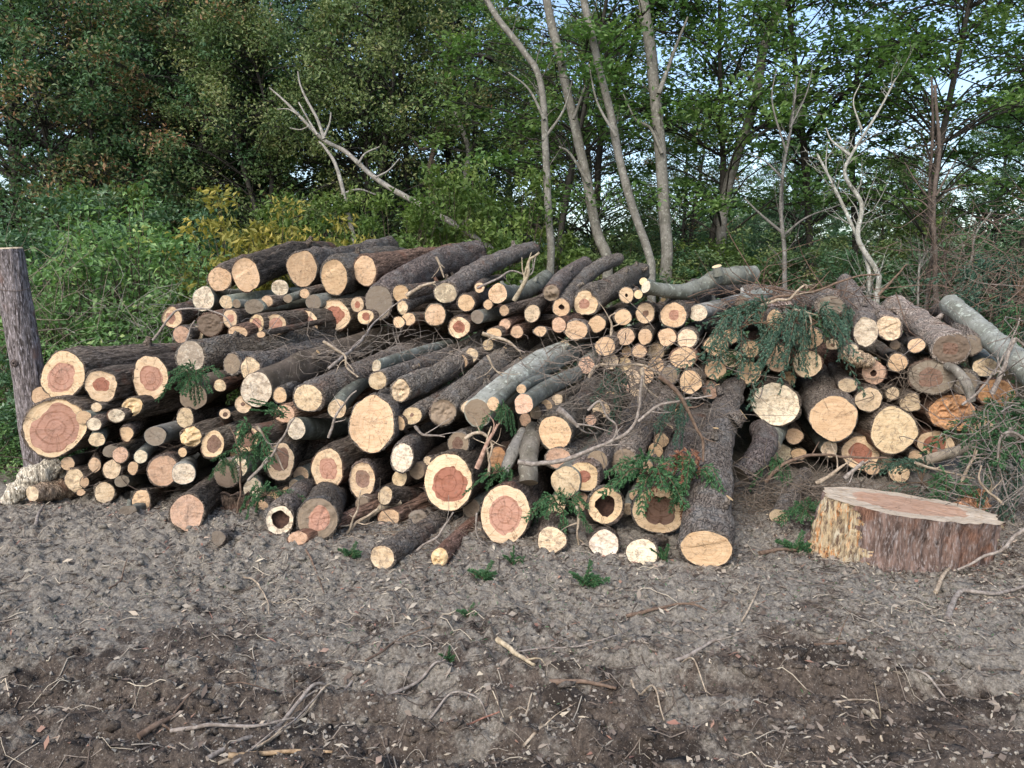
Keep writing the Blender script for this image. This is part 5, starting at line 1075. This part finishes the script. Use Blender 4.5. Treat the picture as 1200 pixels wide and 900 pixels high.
for a in [
 ([(1097,692),(1105,680),(1116,666)], 0, 3, PA, 'short pale forked stick on the soil under the big stump'),
 ([(1110,727),(1118,708),(1128,699),(1150,700),(1172,696),(1204,687)], 0, 4, GY, 'bent grey stick lying on the soil at the right edge'),
 ([(788,773),(812,770),(836,762),(850,770)], 0, 3, GY, 'short grey stick on the soil in the middle of the churned ground'),
 ([(735,723),(762,720),(790,714),(812,716),(828,720)], 0, 2.6, BR, 'dark thin stick lying level below the bottom trio of cream faces'),
 ([(584,752),(600,765),(626,783)], 0, 4, (.6,.5,.34), 'bright pale splinter lying alone on the soil'),
 ([(245,899),(285,872),(325,850),(370,820),(400,805),(430,778)], 0, 3.6, GY, 'longest grey stick across the lower left soil'),
 ([(258,901),(300,880),(350,842),(385,818),(405,800)], 0, 2.6, PA, 'thinner pale stick beside the longest grey one'),
 ([(275,903),(312,868),(345,846),(378,824)], 0, 2.2, GY, 'third thin stick in the bundle with the longest grey one'),
 ([(202,861),(245,862),(295,860),(345,846)], 0, 3, GY, 'stick lying level through the stick bundle'),
 ([(270,896),(310,886),(350,884),(390,889)], 0, 4, (.42,.3,.18), 'tan peeled stick at the bottom edge below the bundle'),
 ([(165,873),(185,862),(206,850)], 0, 5, BR, 'short thick brown stick left of the stick bundle'),
 ([(205,841),(228,822),(252,810),(285,803),(317,801)], 0, 1.6, BR, 'thin curved root lying above the stick bundle'),
 ([(645,801),(680,803),(722,806)], 0, 4, BR, 'dark level stick pressed in the mud'),
 ([(1014,829),(1024,848),(1034,869)], 0, 3.2, (.52,.44,.32), 'pale splinter in the dark mud, left of its pair'),
 ([(1022,828),(1032,845),(1040,862)], 0, 2.2, (.52,.44,.32), 'thinner pale splinter in the dark mud, next to its pair'),
 ([(615,875),(636,862),(658,845)], 0, 2.2, PA, 'thin pale stick near the bottom centre of the soil'),
 ([(600,862),(612,850),(624,828)], 0, 2, PA, 'short straw coloured stick left of the thin pale one at the bottom centre'),
 ([(44,634),(47,618),(52,602)], 0, 2.4, GY, 'small grey stick stuck in the soil mound at the left'),
 ([(287,676),(302,688),(313,705),(315,718)], 0, 1.4, PA, 'thin curved straw on the soil under the black cored log'),
 ([(430,782),(450,768),(470,752),(505,740)], 0, 1.8, BR, 'thin brown root running on from the tip of the longest grey stick'),
 ([(455,812),(490,798),(510,790),(530,782)], 0, 2.6, GY, 'flat grey fibrous stick right of the longest grey stick'),
 ([(480,850),(510,846),(545,850),(585,862)], 0, 2.2, (.3,.16,.12), 'reddish rootlet spread near the bottom centre'),
 ([(505,835),(530,825),(560,828),(575,845)], 0, 1.6, GY, 'thin grey looped rootlet above the reddish one'),
 ([(600,766),(640,758),(680,760),(720,752),(740,735)], 0, 1.5, GY, 'long thin root running right from the bright splinter'),
 ([(735,790),(748,810),(765,825),(778,845)], 0, 1.8, PA, 'pale root curling down the churned ground'),
 ([(795,778),(812,795),(830,812)], 0, 1.4, PA, 'fine root right of the short grey stick'),
 ([(870,730),(882,715),(890,697)], 0, 1.4, PA, 'thin straw pointing up towards the long pine'),
 ([(1060,790),(1085,800),(1110,812)], 0, 2.2, GY, 'grey twig on the dark ground right of the pale splinter pair'),
 ([(978,820),(1000,815),(1015,812)], 0, 1.8, PA, 'small pale straw above the pale splinter pair'),
 ([(890,657),(915,654),(940,650)], 0, 3, BR, 'half buried brown stick leading to the left foot of the big stump'),
 ([(955,765),(990,758),(1015,752)], 0, 2, BR, 'little brown stick below the stump on the dry soil'),
 ([(130,700),(142,688),(150,672)], 0, 1.4, BR, 'tiny dark root on the left soil mound'),
 ([(360,660),(372,676),(380,700)], 0, 1.4, BR, 'thin dark root trailing from the dirty yellow end'),
]: twig(*a, name='stick', ground=True, side=1, wig=.004)

# ------------------------------------------------------------------ cedar sprigs and tufts
def sprig_proto(kind, seed, nb=9, L=.3, droop=.35, name='cedar_sprig', dens=1.0):
    r_ = np.random.default_rng(seed); root = empty(name); sb = MB(); lb = MB(); st = []
    for b in range(nb):
        d = np.array([r_.uniform(-1, 1), r_.uniform(-.6, .3), r_.uniform(-.25, .75)]); d /= np.linalg.norm(d); l = L * r_.uniform(.6, 1.1)
        P = resample(np.array([[0, 0, 0], d * l * .5 + [0, 0, .02], d * l - [0, 0, droop * l]]), 12); addtube(sb, P, np.linspace(.004, .0012, 12), 4)
        for i in range(2, 12):
            for s in (-1, 1):
                tg = P[min(11, i + 1)] - P[i - 1]; tg /= np.linalg.norm(tg); sd = np.cross(tg, [0, -.6, 1.]); sd /= np.linalg.norm(sd) + 1e-9; dd = tg * .8 + sd * s * .75 + r_.normal(size=3) * .18; dd[2] -= droop * .4; dd /= np.linalg.norm(dd); ll = L * .28 * (1 - .06 * i) * r_.uniform(.6, 1.2)
                Q = np.array([P[i] + dd * ll * k / 6 - [0, 0, .06 * ll * (k / 6) ** 2 * 3] for k in range(7)]); st.append(Q)
    A, B, RR = [], [], []
    for Q in st:
        for k in range(6):
            for s in range(int(5 * dens)):
                p = Q[k] + (Q[k + 1] - Q[k]) * r_.random(); tg = Q[k + 1] - Q[k]; tg /= np.linalg.norm(tg); q = r_.normal(size=3); q -= tg * (q @ tg); q /= np.linalg.norm(q); dd = tg * .85 + q * .6; A.append(p); B.append(p + dd * r_.uniform(.009, .02)); RR.append(r_.random())
    A, B = np.array(A), np.array(B); t = B - A; s = np.cross(t, r_.normal(size=t.shape)); s /= np.linalg.norm(s, axis=1)[:, None]; s *= .0024
    v = np.stack([A - s * .6, A + s * .6, (A + B) / 2 + s, B, (A + B) / 2 - s], 1).reshape(-1, 3); n = len(A); b = np.arange(n)[:, None] * 5
    lb.add(v, np.concatenate([b + np.array([[0, 1, 2, 4]]), ]), 0, np.repeat(RR, 5)); lb.add(v, b + np.array([[4, 2, 3]]), 0, np.repeat(RR, 5))
    sb.build('stems', TWIG, root, color=(.16, .11, .07, 1)); lb.build('needles', LM[kind], root, smooth=False); return root
SP = {'g': sprig_proto('needle', 1), 'g2': sprig_proto('needle', 2, 7, .26, .9), 'b': sprig_proto('blue', 3, 12, .34, .9), 'd': sprig_proto('dead', 4, 8, .24, .9), 't': sprig_proto('needle', 5, 9, .16, -.1, 'green_tuft')}
SP['d'].name = 'dead_sprig'
spu = set()
for kd, px, py, Yd, sc, ry_, lab in [
 ('g', 230, 440, 5.3, .62, .1, 'green cedar sprig covering the dirty tan round log on the top row'),
 ('g2', 212, 448, 5.28, .55, .4, 'small drooping green sprig beside the tall oval pink hearted log'),
 ('g2', 298, 512, 4.98, .75, .0, 'green sprig hanging over the veiled brown hearted end'),
 ('g', 290, 532, 4.95, .5, .5, 'small green sprig below the veiled brown hearted end'),
 ('g2', 321, 490, 4.95, .55, 1.4, 'narrow sprig hanging straight down left of the chalk white narrow end'),
 ('g', 312, 580, 4.8, .6, -.5, 'green sprig tucked beside the white ended grey log'),
 ('g2', 262, 545, 5.0, .4, .3, 'tiny green sprig over the dull brown end'),
 ('g2', 584, 484, 4.85, .5, .3, 'dark green sprig under the smooth blue grey log'),
 ('g2', 578, 555, 4.75, .6, .7, 'dark green sprig hanging over the largest red heart'),
 ('g', 655, 592, 4.62, .7, .2, 'green sprig wedged between the largest face and the yellow rimmed hollow log'),
 ('g', 762, 556, 4.55, .95, .0, 'bright green cedar spray lying above the wide brown hearted face'),
 ('g', 778, 562, 4.6, .6, .9, 'second bright green spray closer to the long pine'),
 ('d', 795, 548, 4.55, .8, .2, 'rusty dead needle sprig hanging beside the long pine'),
 ('g2', 812, 556, 4.5, .8, .0, 'green sprig dangling over the bark of the long pine'),
 ('b', 792, 478, 4.95, .55, .4, 'bluish leaf spray between the knobbly log and the long pine'),
 ('b', 720, 448, 5.4, .6, .4, 'bluish spray in the brush under the clean round ends'),
 ('b', 868, 385, 5.95, .85, .0, 'blue green cedar sprig hanging at the left of the draped ends'),
 ('b', 893, 378, 5.9, .95, .8, 'thick blue green cedar sprig hiding the shaded orange end'),
 ('b', 930, 378, 5.9, .8, .2, 'blue green cedar sprig above the oval reddish rimmed end'),
 ('b', 958, 378, 5.9, .85, -.4, 'blue green cedar sprig draping the wide dull tan end'),
 ('b', 985, 372, 6.0, .6, .3, 'small blue green sprig left of the leaning scaly log'),
 ('g2', 860, 425, 5.95, .5, 1.3, 'hanging leaf spray over the pale end below the cedar sprig'),
 ('g', 1172, 492, 5.3, 1.2, .2, 'thick green needle bough beside the rough orange round end'),
 ('g', 1188, 520, 5.0, 1.1, -.3, 'green needle bough at the right edge over the stump'),
 ('b', 1160, 545, 5.1, .9, .5, 'darker green bough behind the bark slab'),
 ('g2', 1105, 576, 5.0, 1.0, .0, 'low dark green sprig right behind the middle of the stump'),
 ('b', 1080, 566, 5.2, .8, .9, 'dark bluish sprig behind the stump near the dotted end'),
 ('g', 943, 600, 4.7, .6, .2, 'green sprig on the soil left of the stump'),
 ('g2', 905, 548, 5.3, .6, .2, 'small dark green sprig behind the short scaly pole'),
 ('t', 932, 632, 4.35, .75, .0, 'bright green tuft at the left foot of the stump'),
 ('t', 566, 682, 3.95, .6, .0, 'green tuft on the soil below the torn tipped log'),
 ('t', 686, 694, 3.82, .75, .3, 'brightest green tuft alone on the soil in front of the bottom trio'),
 ('t', 600, 652, 4.2, .55, .6, 'green tuft at the foot of the largest face'),
 ('t', 410, 660, 4.2, .5, .2, 'small dark green tuft by the splintered pale branch bundle'),
 ('t', 776, 668, 4.1, .55, .9, 'green tuft between the whitest face and the long pine'),
 ('t', 548, 745, 3.55, .4, .1, 'sparse green tuft on the open soil'),
 ('t', 525, 825, 3.1, .35, .5, 'faint green wisp on the soil near the reddish rootlet'),
 ('g2', 1185, 385, 7.3, 1.5, .0, 'dark green bough on the brush heap at the right edge'),
 ('b', 1150, 330, 8.0, 1.7, .4, 'dark bough on the side of the brown brush heap facing the saplings'),
 ('b', 1195, 345, 7.6, 1.7, .9, 'dark bough deep in the brown brush heap at the right edge'),
]:
    o = SP[kd]; p = at(px, py, Yd)
    if kd == 't': p[2] = gz(p[0], p[1])[0]
    M = T(p) @ Matrix.Rotation(ry_, 4, 'Y') @ Matrix.Rotation(ry_ * 3, 4, 'Z') @ Matrix.Scale(sc * (1.25 if kd != 't' else 1), 4)
    if kd in spu: o = copy_thing(o, M)
    else: spu.add(kd); o.matrix_world = M
    tag(o, lab, 'tuft' if kd == 't' else 'sprig', 'green tufts on the soil' if kd == 't' else 'needle sprigs among the logs')

# ------------------------------------------------------------------ brush, clods and litter nobody could count
def brush(px, py, Yd, sx, sy, sz, n, l, rad, label, color, seed, up=.0, name='brushwood'):
    r_ = np.random.default_rng(seed); c = at(px, py, Yd); mb = MB()
    for q in range(n):
        g_ = r_.normal(size=3) * .5; p = c + np.array([sx, sy, sz]) * g_; d = r_.normal(size=3) * np.array([1, .7, .55]); d[2] += up; d /= np.linalg.norm(d); ll = l * r_.uniform(.4, 1.3); k = r_.normal(size=3) * ll * .16
        Q = np.array([p, p + d * ll * .5 + k, p + d * ll]); gg = gbase(Q[:, 0], Q[:, 1]) + .01; Q[:, 2] = np.maximum(Q[:, 2], gg); R0 = rad * r_.uniform(.4, 1.4); addtube(mb, resample(Q, 6), np.linspace(R0, R0 * .4, 6), 5)
    tag(mb.build(name, TWIG, None, color=(*color, 1)), label, 'brushwood', None, 'stuff')
brush(755, 470, 5.25, .5, .35, .3, 320, .35, .0035, 'grey tangled brushwood filling the hollow left of the long pine', (.2,.17,.14), 1)
brush(930, 575, 5.2, .7, .3, .12, 330, .3, .0035, 'tangled twigs on the soil before the right end of the pile', (.22,.18,.14), 2)
brush(1030, 590, 5.3, .8, .25, .08, 300, .28, .003, 'tangled twigs on the soil behind the big stump', (.24,.2,.15), 3)
brush(1215, 350, 7.6, 1.3, 1.2, .9, 900, .45, .004, 'heap of brown brushwood at the right edge behind the grey pole', (.19,.14,.11), 4)
brush(1195, 560, 4.8, .6, .5, .8, 420, .4, .0035, 'grey wiry brushwood at the right edge beside the big stump', (.26,.23,.2), 5)
brush(930, 348, 6.35, .65, .25, .1, 110, .5, .004, 'bare brown twigs lying over the cedar sprigs', (.22,.15,.11), 6)
brush(1052, 450, 5.9, .25, .15, .2, 60, .25, .003, 'fine twigs caught round the little cream end', (.2,.16,.12), 7)
brush(500, 640, 4.7, .6, .25, .1, 220, .3, .003, 'twigs and roots under the logs lying on the soil', (.25,.2,.15), 8)
brush(120, 560, 5.5, .9, .25, .25, 60, .25, .004, 'small twigs caught in the pile near the leaning post', (.13,.1,.08), 9)
brush(440, 410, 5.7, .8, .4, .12, 150, .35, .0025, 'thin twigs strewn over the slanting logs', (.28,.24,.2), 10)
brush(680, 420, 5.3, .5, .3, .12, 70, .35, .003, 'thin twigs strewn about the smooth blue grey log', (.28,.23,.19), 11)
brush(30, 400, 7.2, .8, .6, .6, 160, .8, .004, 'dry stems among the weeds by the leaning post', (.25,.22,.16), 12, .8)
brush(200, 390, 7.3, .8, .4, .4, 120, .5, .003, 'dry stems among the weeds beside the rear stack', (.34,.33,.28), 13, .5)

r = np.random.default_rng(77)
ico_v = []; ph = (1 + 5 ** .5) / 2
for a in (-1, 1):
    for b in (-1, 1): ico_v += [(0, a, b * ph), (a, b * ph, 0), (b * ph, 0, a)]
ico_v = np.array(ico_v, float); ico_v /= np.linalg.norm(ico_v[0])
ico_f = [[i, j, k] for i in range(12) for j in range(i + 1, 12) for k in range(j + 1, 12) if max(np.linalg.norm(ico_v[i] - ico_v[j]), np.linalg.norm(ico_v[j] - ico_v[k]), np.linalg.norm(ico_v[i] - ico_v[k])) < 1.06]
ico_f = np.array([[i, j, k] if np.dot(np.cross(ico_v[j] - ico_v[i], ico_v[k] - ico_v[i]), ico_v[i]) > 0 else [i, k, j] for i, j, k in ico_f])
def scatter_y(n, a=2.1, b=5.2): return a + (b - a) * r.random(n)
n = 22000; x = r.uniform(-3.8, 3.8, n); y = scatter_y(n, 2.1, 5.6); dens = noise(np.stack([x, y, x * 0], -1) * 1.8, 5); keep = r.random(n) < .45 + .6 * dens; x, y = x[keep], y[keep]; n = len(x)
s = .0035 + .016 * r.random(n) ** 5 + .004 * r.random(n); z = gz(x, y) + s * .15
V = ico_v[None] * (1 + .28 * r.normal(size=(n, 12, 1))) * s[:, None, None] * np.array([1.2, 1.1, .75]) + np.stack([x, y, z], -1)[:, None]
mb = MB(); mb.add(V.reshape(-1, 3), (np.arange(n)[:, None, None] * 12 + ico_f[None]).reshape(-1, 3)); tag(mb.build('soil_clods', SOIL), 'crumbled clods of soil strewn over the ground', 'clods', None, 'stuff')

LIT = NT('litter'); a_ = LIT.attr('rnd'); LIT.col(LIT.ramp(a_.outputs['Fac'], [(0, (.05, .038, .03)), (.35, (.13, .1, .08)), (.6, (.24, .2, .16)), (.82, (.34, .3, .24)), (.92, (.5, .43, .32)), (.96, (.24, .12, .09)), (1, (.28, .17, .12))])); LIT = LIT.m
tag(STUMP_CHIPS.build('bark_crumbs', LIT, smooth=False), 'bark crumbs and splinters heaped round the foot of the stump', 'litter', None, 'stuff')
mb = MB(); n = 34000; x = r.uniform(-3.8, 3.8, n); y = scatter_y(n, 2.1, 5.4); dens = noise(np.stack([x, y, x * 0], -1) * 1.1, 15) + .35 * sstep(-1.5, .8, x) + .3 * np.exp(-((y - 4.2) / .5) ** 2); keep = r.random(n) < .42 + .55 * dens; x, y = x[keep], y[keep]; n = len(x)
z = gz(x, y); an = r.normal(size=n) * .9 + r.choice([0, 1.2], n); l = .01 + .05 * r.random(n) ** 2.5; w = .0016 + .011 * r.random(n) ** 3; d = np.stack([np.cos(an), np.sin(an), .35 * r.normal(size=n)], -1); sd = np.stack([-np.sin(an), np.cos(an), .4 * r.normal(size=n)], -1)
c0 = np.stack([x, y, z + .004 + l * .1], -1); rr = r.random(n)
k = [c0 - d * l[:, None] / 2, c0 + sd * w[:, None] + np.array([0, 0, .003]), c0 + d * l[:, None] / 2, c0 - sd * w[:, None] + np.array([0, 0, .001])]
bt_ = c0 - np.array([0, 0, .004]); V = np.stack(k + [bt_], 1).reshape(-1, 3); b = np.arange(n)[:, None] * 5
F = np.concatenate([b + np.array([[0, 3, 1]]), b + np.array([[1, 3, 2]]), b + np.array([[0, 1, 4]]), b + np.array([[1, 2, 4]]), b + np.array([[2, 3, 4]]), b + np.array([[3, 0, 4]])])
mb.add(V, F, 0, np.repeat(rr, 5)); tag(mb.build('bark_litter', LIT, smooth=False), 'splinters, straw and bark chips littering the soil', 'litter', None, 'stuff')
mb = MB(); n = 26000; x = r.uniform(-3.8, 3.8, n); y = scatter_y(n, 2.1, 5.6); dens = noise(np.stack([x * .7, y * 1.6, x * 0], -1) * 2.4, 35); keep = r.random(n) < .3 + .9 * dens; x, y = x[keep], y[keep]; n = len(x); s = .003 + .006 * r.random(n) ** 2; z = gz(x, y) + s * .3
V = ico_v[None] * (1 + .3 * r.normal(size=(n, 12, 1))) * s[:, None, None] + np.stack([x, y, z], -1)[:, None]
mb.add(V.reshape(-1, 3), (np.arange(n)[:, None, None] * 12 + ico_f[None]).reshape(-1, 3)); tag(mb.build('dry_crumbs', plain_mat('dry_crumb', (.16, .14, .115), (.36, .325, .27), 12), smooth=False), 'pale dry crumbs of earth scattered over the darker soil', 'clods', None, 'stuff')
mb = MB(); n = 420; x = np.where(r.random(n) < .6, r.uniform(.2, 3, n), r.uniform(-3.4, 3.4, n)); y = np.where(r.random(n) < .7, r.uniform(2.3, 3.9, n), r.uniform(2.3, 5.0, n)); s = .012 + .03 * r.random(n) ** 3; z = gz(x, y)
V = ico_v[None] * (1 + .3 * r.normal(size=(n, 12, 1))) * s[:, None, None] * np.array([1.3, 1.1, .55]) + np.stack([x, y, z], -1)[:, None]
mb.add(V.reshape(-1, 3), (np.arange(n)[:, None, None] * 12 + ico_f[None]).reshape(-1, 3)); tag(mb.build('mud_lumps', SOIL), 'larger broken lumps of mud on the churned ground', 'clods', None, 'stuff')
mb = MB(); n = 900; x = np.where(r.random(n) < .6, r.uniform(.1, 3.2, n), r.uniform(-3.4, 3.4, n)); y = r.uniform(2.2, 4.6, n); P = np.stack([x, y, gz(x, y) + .01], -1); leaves(mb, P, .034, r, 1.0, .15 + .6 * r.random(n), .75); tag(mb.build('bark_chips', LIT, smooth=False), 'broad bark chips lying on the churned soil', 'litter', None, 'stuff')
# fine rootlets and straws
mb = MB()
for q in range(1500):
    x0 = r.uniform(-3.4, 3.4); y0 = 2.2 + 2.9 * r.random(); an = r.normal() * .9; l = r.uniform(.05, .24); t = np.linspace(0, 1, 6); xs = x0 + np.cos(an) * l * t + .02 * r.normal() * np.sin(t * 3); ys = y0 + np.sin(an) * l * t + .02 * r.normal() * np.sin(t * 4); zs = gz(xs, ys) + .006 + .012 * np.sin(t * 3.1) * r.random()
    addtube(mb, np.stack([xs, ys, zs], -1), r.uniform(.0008, .0026), 4, r=r.random() * .93)
tag(mb.build('rootlets', LIT), 'thin rootlets and straws scattered on the soil', 'litter', None, 'stuff')
# shed leaves
mb = MB(); n = 700; x = r.uniform(-3.5, 3.5, n); y = scatter_y(n, 2.2, 5.2); P = np.stack([x, y, gz(x, y) + .008], -1); leaves(mb, P, .03, r, 1.4, .3 + .5 * r.random(n)); tag(mb.build('shed_leaves', LIT, smooth=False), 'dry curled leaves fallen on the soil', 'litter', None, 'stuff')
mb = MB(); n = 1600; cx_ = r.choice([-.25, .35, 2.0, 1.4, -1.6, .1, 1.9], n); cy_ = np.where(r.random(n) < .6, 4.1, 3.4); x = cx_ + .4 * r.normal(size=n); y = np.clip(cy_ + .35 * r.normal(size=n), 2.3, 4.7); P = np.stack([x, y, gz(x, y) + .008], -1); leaves(mb, P, .018, r, .6, None, .18); tag(mb.build('needle_litter', LM['needle'], smooth=False), 'torn green needles strewn on the soil before the pile', 'litter', None, 'stuff')
